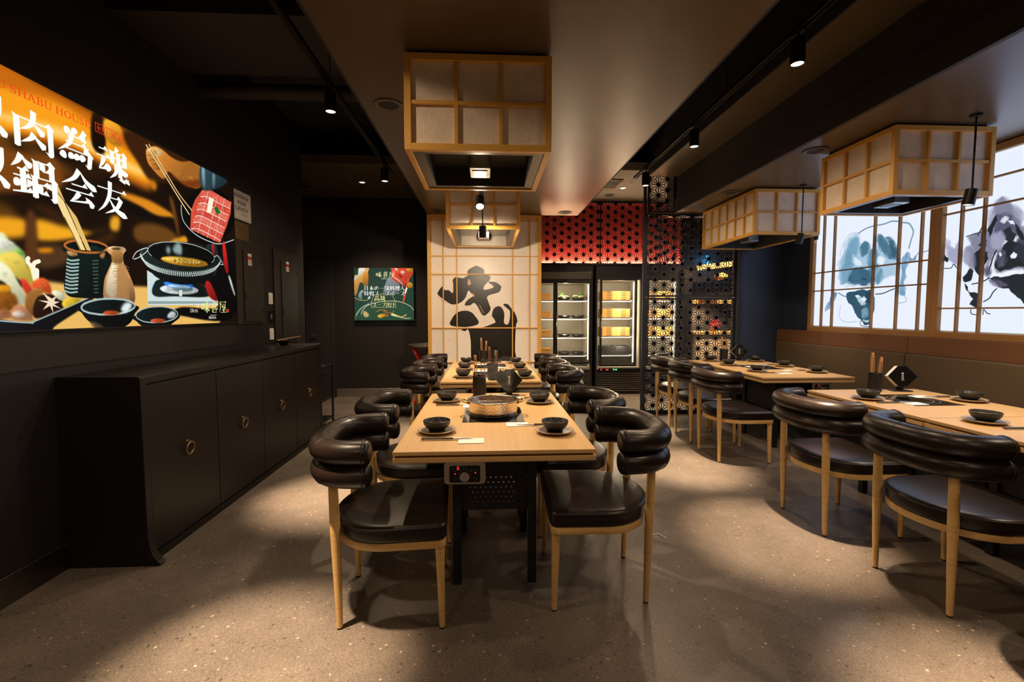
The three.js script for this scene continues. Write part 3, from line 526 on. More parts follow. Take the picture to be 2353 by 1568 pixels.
const BROTH = [
  "F #e0a050 2|6,140 59,107 88,-2 232,-3 217,86 222,166 214,265 167,285 122,233 83,259 40,405 1,419",
  "F #dfe6de 4|88,-2 173,-3 159,60 72,140 12,200 6,153 66,100",
  "F #c8842e 3|158,87 224,86 214,259 167,279 129,219",
  "F #8a9a98 3|65,472 73,405 120,352 146,365 119,418 117,505",
  "S #d8b878 8|6,472 64,508 150,518 209,511",
  "F #7e8a8c 4|497,245 532,158 604,151 722,270 707,377 627,417 475,418 470,311",
  "F #e2492e 2|599,52 613,-5 934,-6 926,103 896,150 842,203 781,297 735,257 630,198 591,145",
  "F #f6d8c8 4|646,-2 686,5 699,44 659,38",
  "F #f6d8c8 4|751,44 804,57 784,91 744,77",
  "F #f3c0a8 3|618,138 697,177 762,230 768,270 696,204",
  "F #a31f16 3|685,84 737,104 763,150 724,137",
  "F #d9a030 4|831,11 924,10 917,63 857,50",
  "L #e0482c 1|842,163 882,150 784,551 761,544",
  "L #f2e6da 1|820,310 847,317 819,404 793,404",
  "F #c8902a 5|861,230 921,243 920,310 854,310",
  "S #e8dcb4 9|111,819 106,718 160,638 254,578 426,538 625,527 757,551 876,604 935,671",
  "F #1d4a34 6|124,819 119,725 173,651 267,591 426,551 625,541 757,564 863,618 925,678 923,819",
  "S #8fb090 14|27,752 81,665 161,605 228,578",
  "F #caa86a 7|133,698 173,692 224,745 197,785 145,772",
  "S #c07838 12|351,698 411,671 516,685",
  "S #b86a34 12|463,692 529,718 595,712 622,685",
  "F #f0b030 3|363,765 410,738 489,735 535,765 475,779 395,799",
  "F #e8762a 3|423,745 489,732 535,759 475,765",
  "F #f2dc9c 3|575,738 609,728 688,759 754,772 814,738 821,759 774,792 900,799 820,816 654,779 588,759",
  "F #dff0e0 5|210,478 243,451 256,465 229,505",
];
// ---------------------------------------------------------------- painting flat prints
function trace(g, p, closed) {                                  // smooth curve through every point
  const n = p.length, at = (i) => (closed ? p[(i + n) % n] : p[Math.min(Math.max(i, 0), n - 1)]), k = 5.2;
  g.moveTo(...p[0]);
  for (let i = 0; i < (closed ? n : n - 1); i++) { const a = at(i - 1), b = at(i), c = at(i + 1), d = at(i + 2); g.bezierCurveTo(b[0] + (c[0] - a[0]) / k, b[1] + (c[1] - a[1]) / k, c[0] - (d[0] - b[0]) / k, c[1] - (d[1] - b[1]) / k, c[0], c[1]); }
}
function ragged(p, rough, depth) {                               // brush edge: midpoints pushed off the line, again and again
  for (let d = 0; d < depth; d++) { const q = []; p.forEach((a, i) => { const b = p[(i + 1) % p.length], l = Math.hypot(b[0] - a[0], b[1] - a[1]), m = rr(-1, 1) * rough * l; q.push(a, [(a[0] + b[0]) / 2 - ((b[1] - a[1]) / l) * m, (a[1] + b[1]) / 2 + ((b[0] - a[0]) / l) * m]); }); p = q; rough *= 0.8; }
  return p;
}
function outline(g, body, smooth, closed) {
  const p = body.split(' ').map((s) => s.split(',').map(Number));
  g.beginPath();
  if (smooth) trace(g, p, closed); else p.forEach(([x, y], i) => (i ? g.lineTo(x, y) : g.moveTo(x, y)));
  if (closed) g.closePath();
}
function paint(g, list, shade) {
  for (const item of list) {
    const [head, body] = item.split('|'), [kind, color, k] = head.split(' ');
    g.filter = kind !== 'S' && kind !== 'D' && +k > 1 ? `blur(${k}px)` : 'none';
    if (kind === 'D') { g.fillStyle = color; for (const q of body.split(' ')) { const [x, y] = q.split(',').map(Number); g.beginPath(); g.arc(x, y, +k, 0, 6.3); g.fill(); } }
    else if (kind === 'W') {                                            // watercolour: several ragged see-through layers
      const p = body.split(' ').map((q) => q.split(',').map(Number)); g.filter = `blur(${k}px)`; g.fillStyle = color;
      for (let i = 0; i < 5; i++) { g.globalAlpha = 0.34; g.beginPath(); ragged(p, 0.26, 3).forEach(([x, y], j) => (j ? g.lineTo(x, y) : g.moveTo(x, y))); g.closePath(); g.fill(); }
      g.globalAlpha = 1;
    } else if (kind === 'K') {                                     // ink: one opaque ragged shape
      const p = body.split(' ').map((q) => q.split(',').map(Number)); g.fillStyle = color; g.filter = `blur(${k}px)`; g.beginPath(); ragged(p, 0.14, 4).forEach(([x, y], j) => (j ? g.lineTo(x, y) : g.moveTo(x, y))); g.closePath(); g.fill();
    } else if (kind === 'S') { outline(g, body, true, false); g.strokeStyle = color; g.lineWidth = +k; g.lineCap = g.lineJoin = 'round'; g.stroke(); }
    else if (kind === 'F' && shade && +k < 6) {                                // printed photograph: tone runs over each form, with mottling
      const p = body.split(' ').map((q) => q.split(',').map(Number)), xs = p.map((q) => q[0]), ys = p.map((q) => q[1]), x0 = Math.min(...xs), x1 = Math.max(...xs), y0 = Math.min(...ys), y1 = Math.max(...ys), c = new THREE.Color(color), tone = (f) => '#' + c.clone().multiplyScalar(f).getHexString();
      const gr = g.createLinearGradient(x0, y0, x0 + (x1 - x0) * 0.5, y1); gr.addColorStop(0, tone(1.35)); gr.addColorStop(0.4, tone(1.0)); gr.addColorStop(1, tone(0.5));
      outline(g, body, true, true); g.fillStyle = gr; g.fill();
      if (x1 - x0 > 30) { g.save(); outline(g, body, true, true); g.clip(); g.filter = 'blur(2px)'; for (let i = 0; i < 26; i++) { g.globalAlpha = rr(0.08, 0.3); g.fillStyle = tone(rnd() < 0.5 ? 0.45 : 1.7); g.beginPath(); g.ellipse(rr(x0, x1), rr(y0, y1), rr(2, 0.13 * (x1 - x0)), rr(1, 0.06 * (y1 - y0) + 2), rr(-0.4, 0.9), 0, 6.3); g.fill(); } g.restore(); g.globalAlpha = 1; }
    } else { outline(g, body, kind === 'F', true); g.fillStyle = color; g.fill(); }
  }
  g.filter = 'none';
}
// brush-written characters: h level stroke, v upright, z bent, p falling left, n falling right, d dot, u flick, o ring; coordinates in a 100 x 100 square
const GLYPH = {
  以: 'v 16,12 16,76;u 14,80 30,74 46,58;d 34,28 48,50;p 84,6 82,46 66,74 38,95;n 72,64 84,76 97,94',
  肉: 'v 13,26 13,97;z 13,28 86,28 86,94 72,87;p 50,3 47,28 36,44 18,56;n 48,32 60,42 72,54;p 49,56 42,68 20,84;n 48,60 60,72 74,84',
  為: 'd 26,8 34,22;d 46,4 52,18;p 78,4 70,16 60,24;p 44,18 34,48 6,74;z 30,26 72,26 70,44;h 26,44 80,44;z 80,44 78,60;z 22,62 90,62 86,94 74,88;d 20,72 16,90;d 36,70 40,86;d 50,69 56,84;d 63,68 72,82',
  魂: 'h 10,20 36,20;h 3,40 43,40;p 24,42 18,60 8,76;h 8,77 34,72;d 30,58 41,76;p 68,3 64,9 58,16;v 50,16 50,52;z 50,17 91,17 91,52;h 50,33 91,33;h 50,50 91,50;v 70,17 70,50;p 62,52 60,74 40,95;z 74,52 74,86 82,92 97,91 97,78;p 86,58 80,72;h 78,74 94,73;d 88,62 95,76',
  鍋: 'p 24,3 16,20 2,36;n 24,6 34,18 46,28;h 14,37 38,37;h 6,53 43,53;v 26,37 26,88;d 10,60 16,77;p 41,58 38,68 33,76;h 3,91 46,85;v 55,8 55,50;z 55,9 90,9 90,46;v 69,9 69,28;h 69,28 90,28;v 51,46 51,97;z 51,47 95,47 95,94 84,89;v 62,62 62,84;z 62,62 81,62 81,86;h 62,83 81,83',
  会: 'p 50,3 36,26 3,48;n 52,6 68,28 98,46;h 28,44 70,44;h 13,60 87,60;p 48,62 38,76 24,88;h 22,89 76,82;n 64,70 76,80 85,95',
  友: 'h 5,26 95,26;p 44,3 40,42 24,74 3,95;h 38,48 76,48;p 78,46 62,74 24,97;n 38,50 58,78 97,96',
  味: 'v 9,30 9,72;z 9,31 35,31 35,72;h 9,68 35,68;h 48,28 88,28;h 42,48 97,48;v 68,5 68,97;p 66,50 54,72 40,86;n 70,50 82,70 98,84',
  喜: 'h 15,12 85,12;v 50,2 50,24;h 22,25 78,25;v 28,34 28,48;z 28,34 72,34 72,48;h 28,47 72,47;d 36,50 43,59;p 66,50 58,59;h 6,63 94,63;v 27,73 27,96;z 27,73 74,73 74,96;h 27,93 74,93',
  屋: 'z 15,8 86,8 86,26;h 15,26 86,26;p 15,8 16,52 3,95;h 28,39 86,39;p 52,39 36,54;h 34,55 74,52;d 68,46 82,60;h 32,73 84,73;v 58,60 58,92;h 18,93 97,93',
  日: 'v 24,8 24,95;z 24,9 76,9 76,95;h 24,48 76,48;h 24,90 76,90',
  本: 'h 8,28 92,28;v 50,3 50,97;p 48,30 34,58 6,80;n 52,30 68,58 96,78;h 32,74 68,74',
  の: 'p 52,18 50,48 34,76 20,78 13,58 22,32 48,18 74,26 86,50 78,76 56,90',
  一: 'h 6,50 94,50',
  流: 'd 10,9 22,20;d 5,36 17,47;u 8,94 16,80 27,60;h 34,18 95,18;v 63,3 63,18;p 60,20 52,32 44,40;h 42,41 86,37;d 76,28 91,46;p 46,50 45,76 32,95;v 63,50 63,90;z 80,50 80,88 97,88 97,76',
  料: 'd 9,16 17,31;p 42,14 34,31;h 4,42 46,42;v 26,5 26,97;p 24,46 4,74;d 30,50 45,64;d 58,16 71,28;d 54,38 68,50;h 50,72 98,62;v 83,3 83,97',
  理: 'h 5,16 37,16;h 8,46 35,46;v 21,16 21,80;h 3,86 39,75;v 46,10 46,50;z 46,10 91,10 91,50;h 46,30 91,30;h 46,50 91,50;v 69,10 69,93;h 46,71 93,71;h 38,95 98,95',
  人: 'p 50,5 46,46 4,95;n 50,30 66,66 97,95',
  特: 'p 14,12 4,44;h 12,26 38,26;v 26,3 26,97;h 2,68 41,55;h 48,18 90,18;v 69,3 69,35;h 42,37 98,37;h 42,57 98,57;z 81,38 81,93 68,88;d 54,66 65,80',
  製: 'h 5,15 51,15;h 3,30 55,30;v 28,3 28,54;v 10,38 10,53;z 10,38 47,38 47,53;v 66,8 66,40;z 89,3 89,54 78,50;h 5,62 95,62;v 50,55 50,62;p 46,64 5,88;v 34,76 34,97;p 86,68 66,80;n 50,68 70,84 97,96',
  ス: 'h 15,16 78,16;p 78,14 56,60 11,91;n 56,58 72,72 90,90',
  ー: 'h 8,50 92,50',
  プ: 'h 11,25 72,25;p 74,24 66,66 25,93;o 86,14 9',
  ベ: 'u 6,68 20,50 34,34;n 34,34 60,58 96,82;d 66,18 75,32;d 81,12 90,26',
  高: 'v 50,2 50,14;h 5,15 95,15;v 30,25 30,43;z 30,25 71,25 71,43;h 30,42 71,42;v 12,54 12,97;z 12,54 89,54 89,95 78,90;v 34,66 34,87;z 34,66 67,66 67,87;h 34,85 67,85',
  級: 'p 26,3 9,31;h 9,31 30,28;p 39,20 11,57;h 11,58 38,53;p 12,70 5,87;d 24,68 29,83;d 34,63 43,78;h 50,12 84,12;p 61,12 56,50 40,95;z 85,12 76,38 92,38;p 93,38 76,74 50,97;n 60,44 74,74 99,97',
  出: 'v 50,3 50,93;v 17,16 17,48;h 17,48 83,48;v 83,16 83,48;v 9,60 9,95;h 9,93 91,93;v 91,60 91,95',
  汁: 'd 10,10 23,24;d 5,38 19,50;u 8,94 18,80 29,62;h 36,44 98,44;v 67,5 67,97',
  和: 'p 37,5 10,16;h 3,32 47,32;v 26,13 26,97;p 24,36 3,68;d 30,44 45,60;v 57,26 57,84;z 57,26 91,26 91,84;h 57,82 91,82',
  牛: 'p 28,8 14,42;h 24,28 84,28;h 5,56 97,56;v 52,3 52,98',
  涮: 'd 8,10 19,21;d 4,36 16,47;u 6,94 14,80 24,60;h 30,12 68,12;p 30,12 30,50 22,94;h 32,30 66,30;v 36,46 36,80;z 36,46 64,46 64,80;v 50,30 50,97;v 78,14 78,70;z 93,5 93,94 84,88',
};
function glyph(g, ch, x, y, w, h, weight = 11) {
  const X = (a) => x + (a * w) / 100, Y = (b) => y + (b * h) / 100, s = Math.sqrt(w * h) / 100, W = weight * s, T = Math.max(W * 0.24, 0.5);
  const poly = (p) => { g.beginPath(); p.forEach(([a, b], i) => (i ? g.lineTo(a, b) : g.moveTo(a, b))); g.closePath(); g.fill(); };
  const sweep = (pts, wid) => {
    const c = new THREE.CatmullRomCurve3(pts.map(([a, b]) => new THREE.Vector3(a, b, 0))), L = [], R = [], N = 18;
    for (let i = 0; i <= N; i++) { const t = i / N, p = c.getPoint(t), d = c.getTangent(t), k = wid(t) / 2; L.push([p.x - d.y * k, p.y + d.x * k]); R.unshift([p.x + d.y * k, p.y - d.x * k]); }
    poly([...L, ...R]);
  };
  for (const st of GLYPH[ch].split(';')) {
    const [kind, ...r] = st.split(' ');
    if (kind === 'o') { const [a, b] = r[0].split(','); g.lineWidth = W * 0.4; g.strokeStyle = g.fillStyle; g.beginPath(); g.arc(X(+a), Y(+b), +r[1] * s, 0, 6.3); g.stroke(); continue; }
    const p = r.map((q) => { const [a, b] = q.split(','); return [X(+a), Y(+b)]; }), [a, b] = [p[0], p[p.length - 1]];
    if (kind === 'h') { poly([[a[0], a[1] - T / 2], [b[0] - W, b[1] - T / 2], [b[0] - W * 0.45, b[1] - W * 0.72], [b[0] + W * 0.15, b[1] + T / 2], [a[0], a[1] + T / 2]]); }
    else if (kind === 'v') poly([[a[0] - W * 0.75, a[1] - W * 0.25], [a[0] + W * 0.35, a[1] + W * 0.1], [a[0] + W / 2, a[1] + W * 0.3], [b[0] + W / 2, b[1] - W * 0.15], [b[0], b[1]], [b[0] - W / 2, b[1] - W * 0.15], [a[0] - W / 2, a[1] + W * 0.25]]);
    else if (kind === 'z') for (let i = 0; i < p.length - 1; i++) {
      const [c, d] = [p[i], p[i + 1]], flat = Math.abs(d[0] - c[0]) > Math.abs(d[1] - c[1]), hook = i > 0 && i === p.length - 2 && Math.hypot(d[0] - c[0], d[1] - c[1]) < 26 * s;
      if (hook) poly([[c[0] + W / 2, c[1] - W * 0.6], [c[0] + W * 0.3, c[1] + W * 0.25], [c[0] - W * 0.3, c[1] + W * 0.35], d, [c[0] - W / 2, c[1] - W * 0.3]]);
      else if (flat) { poly([[c[0], c[1] - T / 2], [d[0] + W * 0.2, d[1] - T / 2], [d[0] + W * 0.2, d[1] + T / 2], [c[0], c[1] + T / 2]]); poly([[d[0] - W, d[1]], [d[0] - W * 0.2, d[1] - W * 0.7], [d[0] + W * 0.7, d[1] + W * 0.1], [d[0] + W / 2, d[1] + W * 0.5]]); }
      else poly([[c[0] - W / 2, c[1]], [c[0] + W / 2, c[1]], [d[0] + W / 2, d[1]], [d[0] - W / 2, d[1]]]);
    }
    else if (kind === 'p') sweep(p, (t) => W * (1.0 - 0.94 * t * t));
    else if (kind === 'u') sweep(p, (t) => W * (1.0 - 0.95 * t));
    else if (kind === 'n') sweep(p, (t) => W * (t < 0.86 ? 0.16 + 1.25 * t : 1.24 * (1 - t) / 0.14));
    else if (kind === 'd') sweep(p, (t) => W * 1.35 * Math.sqrt(Math.max(0, 1 - ((t - 0.72) / (t < 0.72 ? 0.74 : 0.3)) ** 2)));
  }
}
function line(g, text, x, y, w, h, pitch, weight) { [...text].forEach((c, i) => glyph(g, c, x + i * pitch, y, w, h, weight)); }
// ---------------------------------------------------------------- the printed pictures
const posterTex = (() => {
  const [c, g] = canvas(2034, 840); g.fillStyle = '#170c06'; g.fillRect(0, 0, 2034, 840);
  g.filter = 'blur(14px)';
  for (let i = 0; i < 26; i++) { g.globalAlpha = rr(0.2, 0.6); g.fillStyle = ['#6b3c12', '#c77a1a', '#2a1408', '#8d5417'][i % 4]; g.beginPath(); g.ellipse(rr(0, 1500), rr(30, 520), rr(30, 120), rr(10, 40), rr(-0.3, 0.3), 0, 6.3); g.fill(); }
  g.globalAlpha = 1; g.filter = 'none';
  paint(g, POSTER, true);
  for (let k = 0; k < 900; k++) {                                   // marbling of the sliced meat
    const u = rnd(), v = rnd(), x = 1728 + 285 * u - 114 * v, y = 125 - 3 * u + 227 * v + 10 * u * v; g.globalAlpha = rr(0.15, 0.7); g.strokeStyle = rnd() < 0.75 ? '#fdeee4' : '#b02a1c'; g.lineWidth = rr(0.8, 2.4); g.beginPath(); g.moveTo(x, y); g.lineTo(x + rr(-9, 9), y + rr(2, 12)); g.stroke();
  }
  g.globalAlpha = 1; paint(g, POSTER.filter((q) => q.startsWith('L #fbf3d8') || q.startsWith('L #1c6a2a')));
  g.fillStyle = '#fff'; for (let k = 0; k < 70; k++) { g.globalAlpha = rr(0.1, 0.5); g.beginPath(); g.arc(rr(1400, 1760), rr(430, 560), rr(0.8, 2), 0, 6.3); g.fill(); }
  g.globalAlpha = 1; g.fillStyle = '#f4411f'; g.font = '34px serif'; g.textBaseline = 'alphabetic';
  const txt = 'WAGYU SHABU HOUSE', wT = g.measureText(txt).width; g.save(); g.translate(1032 - 476, 72); g.scale(476 / wT, 1); g.fillText(txt, 0, 0); g.restore();
  g.strokeStyle = '#f4411f'; g.lineWidth = 2.5; g.strokeRect(1056, 37, 138, 34); [...'和牛涮鍋'].forEach((ch, i) => glyph(g, ch, 1061 + i * 33, 40, 30, 28, 9));
  g.fillStyle = '#fcfffa';
  [['以', 556, 92], ['肉', 724, 99], ['為', 880, 92], ['魂', 1050, 100], ['以', 553, 252], ['鍋', 714, 256], ['会', 890, 244], ['友', 1042, 246]].forEach(([ch, x, y]) => glyph(g, ch, x, y, 160, 142, 14));
  g.fillStyle = '#eaf3a4'; line(g, '味喜屋', 1678, 715, 76, 70, 84, 12);
  g.fillStyle = '#f0ecd8'; line(g, '鍋', 1640, 736, 22, 18, 22, 12); g.font = '26px serif'; g.fillText('28cm', 1584, 780); g.fillRect(1755, 795, 62, 2); g.font = 'bold 18px serif'; g.fillText('MIKIYA', 1742, 816);
  return printTex(c);
})();
const brothTex = (() => {
  const [c, g] = canvas(940, 838); const gr = g.createLinearGradient(0, 0, 0, 838); gr.addColorStop(0, '#12382f'); gr.addColorStop(1, '#0e4030'); g.fillStyle = gr; g.fillRect(0, 0, 940, 838);
  paint(g, BROTH, true);
  g.strokeStyle = '#e8ead8'; g.lineWidth = 5; for (let k = 0; k < 26; k++) { const a = 3.25 + k * 0.05, x = 560 + 560 * Math.cos(a), y = 900 + 400 * Math.sin(a); g.globalAlpha = 0.6; g.beginPath(); g.moveTo(x, y); g.lineTo(x - 22, y - 16); g.stroke(); }
  g.globalAlpha = 1; g.fillStyle = '#f4efb4'; line(g, '味喜屋', 345, 55, 92, 96, 106, 13); g.font = 'bold 20px serif'; g.fillText('MIKIYA', 432, 178); g.fillRect(455, 156, 48, 2);
  g.fillStyle = '#fbfbf6'; line(g, '日本の一流料理人', 150, 284, 78, 76, 82, 13.5); line(g, '特製スープベース', 150, 368, 78, 76, 82, 13.5);
  g.fillStyle = '#fbf3a0'; line(g, '高級', 312, 440, 84, 88, 92, 13); line(g, 'スープ出汁', 276, 546, 72, 76, 74, 13);
  g.strokeStyle = '#f6efa0'; g.lineWidth = 4; g.beginPath(); g.moveTo(268, 630); g.lineTo(268, 540); g.lineTo(310, 428); g.lineTo(600, 428); g.lineTo(650, 540); g.lineTo(652, 630); g.closePath(); g.stroke();
  return printTex(c);
})();
const inkTex = (() => {
  const [c, g] = canvas(770, 1342); g.fillStyle = '#efe5d8'; g.fillRect(0, 0, 770, 1360);
  for (let i = 0; i < 5000; i++) { g.globalAlpha = rr(0.02, 0.07); g.fillStyle = rnd() < 0.5 ? '#c3b09c' : '#efe6da'; g.fillRect(rr(0, 770), rr(0, 1360), rnd() < 0.5 ? rr(8, 40) : 1.2, rnd() < 0.5 ? 1.2 : rr(8, 40)); }
  g.globalAlpha = 1; g.translate(0, -17.5); paint(g, INK); return printTex(c);
})();
function bullTex(list) {
  const [c, g] = canvas(906, 864); g.fillStyle = '#e9f1ff'; g.fillRect(0, 0, 906, 864); paint(g, list);
  return printTex(c);
}
const bullA = bullTex(BULL_BLUE), bullB = bullTex(BULL_BLACK);
const logoTex = (() => { const [c, g] = canvas(256, 256); g.fillStyle = '#050505'; g.fillRect(0, 0, 256, 256); g.fillStyle = '#f1efe8'; [...'味喜屋'].forEach((ch, i) => glyph(g, ch, 104, 44 + i * 50, 48, 48, 13)); g.font = 'bold 15px serif'; g.fillText('MIKIYA', 101, 212); return printTex(c); })();
const napkinTex = (() => { const [c, g] = canvas(256, 176); g.fillStyle = '#f3efe8'; g.fillRect(0, 0, 256, 176); g.fillStyle = '#3a352e'; line(g, '味喜屋', 92, 26, 24, 24, 28, 12); return printTex(c); })();
const signTex = (() => {
  const [c, g] = canvas(512, 400); g.fillStyle = '#d8d4cc'; g.fillRect(0, 0, 512, 400); g.strokeStyle = '#8a857c'; g.lineWidth = 4; g.strokeRect(10, 10, 492, 380);
  g.fillStyle = '#191512'; g.textAlign = 'center'; g.font = 'bold 76px sans-serif'; g.fillText('MAXIMUM', 256, 96, 470); g.fillText('ROOM', 256, 186, 300); g.fillText('CAPACITY', 256, 276, 470); g.font = 'bold 44px sans-serif'; g.fillStyle = '#8d867b'; g.fillText('PERSONS', 320, 340, 260);
  return printTex(c);
})();
const stickerTex = (() => { const [c, g] = canvas(96, 160); g.fillStyle = '#d9d2c8'; g.fillRect(0, 0, 96, 160); g.fillStyle = '#b5281c'; g.fillRect(0, 52, 96, 34); g.fillStyle = '#2c2622'; g.fillRect(0, 40, 96, 12); for (let k = 0; k < 6; k++) g.fillRect(12, 98 + k * 9, 72, 3); return printTex(c); })();
const controlTex = (() => {
  const [c, g] = canvas(384, 224); g.fillStyle = '#060606'; g.fillRect(0, 0, 384, 224); g.strokeStyle = '#6a6660'; g.lineWidth = 3; g.strokeRect(40, 28, 54, 36);
  g.beginPath(); g.arc(192, 122, 78, 2.4, 7.0); g.stroke();
  for (const [x, y] of [[62, 176], [322, 64], [322, 176]]) { g.beginPath(); g.arc(x, y, 22, 0, 6.3); g.stroke(); } g.fillStyle = '#6a6660'; g.fillRect(272, 40, 10, 34); g.fillRect(120, 176, 16, 10); g.font = '18px sans-serif'; g.fillText('0', 128, 200); g.fillRect(160, 14, 60, 6); return printTex(c);
})();

// ---------------------------------------------------------------- the room
{ // the slab's tone drifts over metres: old stains and worn paths
  const g = new THREE.BoxGeometry(9.6, 0.12, 11, 96, 1, 110).translate(0.2, -0.06, -3.1), p = g.attributes.position, col = new Float32Array(p.count * 3); metreUV(g, 0);
  for (let i = 0; i < p.count; i++) { const x = p.getX(i) + 50, z = p.getZ(i) + 50, f = 0.80 + 0.42 * (0.6 * pnoise(x * 0.7, z * 0.7, 400, 31) + 0.4 * pnoise(x * 2.2, z * 2.2, 400, 32)), t = 0.03 * (pnoise(x * 0.9, z * 0.9, 400, 33) - 0.5); col.set([f * (1 + t), f, f * (1 - t)], i * 3); }
  g.setAttribute('color', new THREE.BufferAttribute(col, 3)); struct('floor', g, M.floor);
}
struct('ceiling', span(-4.6, 5.0, 3.62, 3.75, -8.6, 2.4), M.black);
struct('wall_left', span(-2.5, -2.27, 0, 3.62, -5.89, 2.3), M.board);
struct('wall_left_return', span(-4.5, -2.5, 0, 3.62, -5.89, -5.69), M.wall);
struct('wall_left_back', span(-4.6, -4.5, 0, 3.62, -8.3, -5.89), M.wall);
struct('wall_back', span(-4.6, 0.74, 0, 3.62, -7.75, -7.6), M.board);
struct('wall_back_kitchen', span(0.74, 5.0, 0, 3.62, -8.5, -8.35), M.wall);
struct('wall_kitchen_side', span(0.62, 0.74, 0, 3.62, -8.35, -6.42), M.wall);
struct('wall_kitchen_right', span(4.86, 5.0, 0, 3.62, -8.35, -6.15), M.wall);
struct('wall_right', [span(4.06, 4.25, 0, 1.2, -6.15, 2.3), span(4.0, 4.25, 0, 3.62, -6.15, -5.535), span(4.06, 4.25, 1.2, 3.62, -5.535, 2.3)], M.slate);
struct('wall_partition', span(3.38, 4.86, 0, 3.62, -6.15, -6.03), M.slate);
struct('wall_front', span(-2.5, 4.25, 0, 3.62, 2.3, 2.4), M.plaster);
struct('trim_1', span(3.335, 3.385, 0, 2.69, -6.16, -6.0, 0.004), M.latticeMetal, 'narrow black post between lattice screen and slate wall');
// lowered ceilings
struct('ceiling_bulkhead', span(-0.785, 1.22, 2.69, 3.62, -6.3, 2.3), M.soffit, 'broad dark bulkhead hanging over the central tables');
struct('ceiling_bulkhead_right', span(2.5, 4.06, 2.69, 3.62, -6.36, 2.3), M.soffit, 'dark bulkhead hanging over the bench tables');
struct('trim_2', [span(2.47, 2.5, 2.69, 2.86, -6.36, 2.3), span(2.485, 2.5, 2.86, 3.15, -6.36, 2.3)], M.fascia, 'dark stepped fascia of the bulkhead above the bench tables');
struct('trim_3', [span(-0.80, -0.785, 2.69, 3.62, -6.3, 2.3), span(1.22, 1.235, 2.69, 3.62, -6.3, 2.3)], M.black, 'black side faces of the central bulkhead');
struct('ceiling_strip', span(2.1, 2.485, 3.14, 3.62, -2.62, 2.3), M.soffit);
struct('ceiling_strip_far', span(2.1, 2.485, 3.145, 3.62, -6.0, -2.63), M.soffit);
struct('trim_4', span(2.085, 2.1, 3.14, 3.62, -6.0, 2.3), M.black, 'black side of the narrow ceiling strip');
struct('ceiling_back_left', span(-4.5, -0.80, 3.2, 3.3, -7.6, -5.87), M.soffit);
struct('ceiling_back_right', [span(1.235, 2.08, 3.2, 3.3, -8.35, -5.95), span(2.08, 4.86, 3.2, 3.3, -8.35, -6.16), span(0.74, 1.235, 3.2, 3.3, -8.35, -6.32)], M.greyCeiling);
struct('ceiling_slab_left', span(-2.27, -0.80, 3.2, 3.35, -3.77, -3.02), M.fascia);
struct('ceiling_slab_front', span(-2.27, -0.80, 3.2, 3.35, -2.0, 2.3), M.black);
{ const p = mesh('ceiling_pipe', bar([-2.27, 3.16, -3.95], [-0.80, 3.16, -3.95], 0.06, 0.06, 20), M.fascia); tag(p, 'dark pipe crossing under the black ceiling on the left', 'pipe'); }
// baseboards and door
struct('baseboard_left', span(-2.27, -2.255, 0, 0.142, -5.89, 2.3, 0.003), M.hoodSteel);
struct('baseboard_back', span(-2.45, 0.62, 0, 0.137, -7.6, -7.585, 0.003), M.steel);
{
  const d = struct('door_1', span(-2.86, -2.5, 0, 2.14, -7.6, -7.56, 0.004), std({ color: lin(0.007, 0.006, 0.0055), roughness: 0.7 }));
  mesh('door_frame', [span(-2.90, -2.86, 0, 2.18, -7.6, -7.55), span(-2.5, -2.46, 0, 2.18, -7.6, -7.55), span(-2.86, -2.5, 2.14, 2.18, -7.6, -7.55)], M.black, d);
  mesh('door_handle', bar([-2.81, 1.02, -7.53], [-2.72, 1.02, -7.53], 0.009), M.steel, d);
}

// ---------------------------------------------------------------- shoji grid: rails and stiles as separate pieces round a sheet
// lies in the x, y plane, facing +z; xs and ys list the middles of the bars between the frame
function shojiGrid(parent, mat, x0, x1, y0, y1, frame, xs, ys, barW, depth) {
  mesh('stile', span(x0, x0 + frame, y0, y1, 0, depth, 0.003), mat, parent); mesh('stile', span(x1 - frame, x1, y0, y1, 0, depth, 0.003), mat, parent);
  mesh('rail', span(x0 + frame, x1 - frame, y1 - frame, y1, 0, depth, 0.003), mat, parent); mesh('rail', span(x0 + frame, x1 - frame, y0, y0 + frame, 0, depth, 0.003), mat, parent);
  for (const x of xs) mesh('upright_bar', span(x - barW / 2, x + barW / 2, y0 + frame, y1 - frame, 0.002, depth * 0.72, 0.0015), mat, parent);
  for (const y of ys) mesh('cross_bar', span(x0 + frame, x1 - frame, y - barW / 2, y + barW / 2, 0.001, depth * 0.66, 0.0015), mat, parent);
}
function printPlane(w, h) { return new THREE.PlaneGeometry(w, h); }
{ // tall panel that closes the row of central tables
  const t = thing('shoji_panel', 'tall shoji panel with a black brush painting of a figure holding a fan', 'shoji panel', [0, 0, -6.3]);
  mesh('backing', span(-0.785, 0.735, 0, 2.685, -0.06, -0.004), M.pine, t);
  mesh('paper', printPlane(1.54, 2.684).translate(-0.03, 1.342, 0), std({ map: inkTex, roughness: 0.35 }), t, 'cream paper sheet with black ink painting');
  shojiGrid(t, M.pine, -0.797, 0.737, 0, 2.685, 0.045, [-0.589, -0.406, 0.345, 0.577], [2.608, 2.135, 1.892, 1.168, 0.698, 0.36], 0.014, 0.035);
}
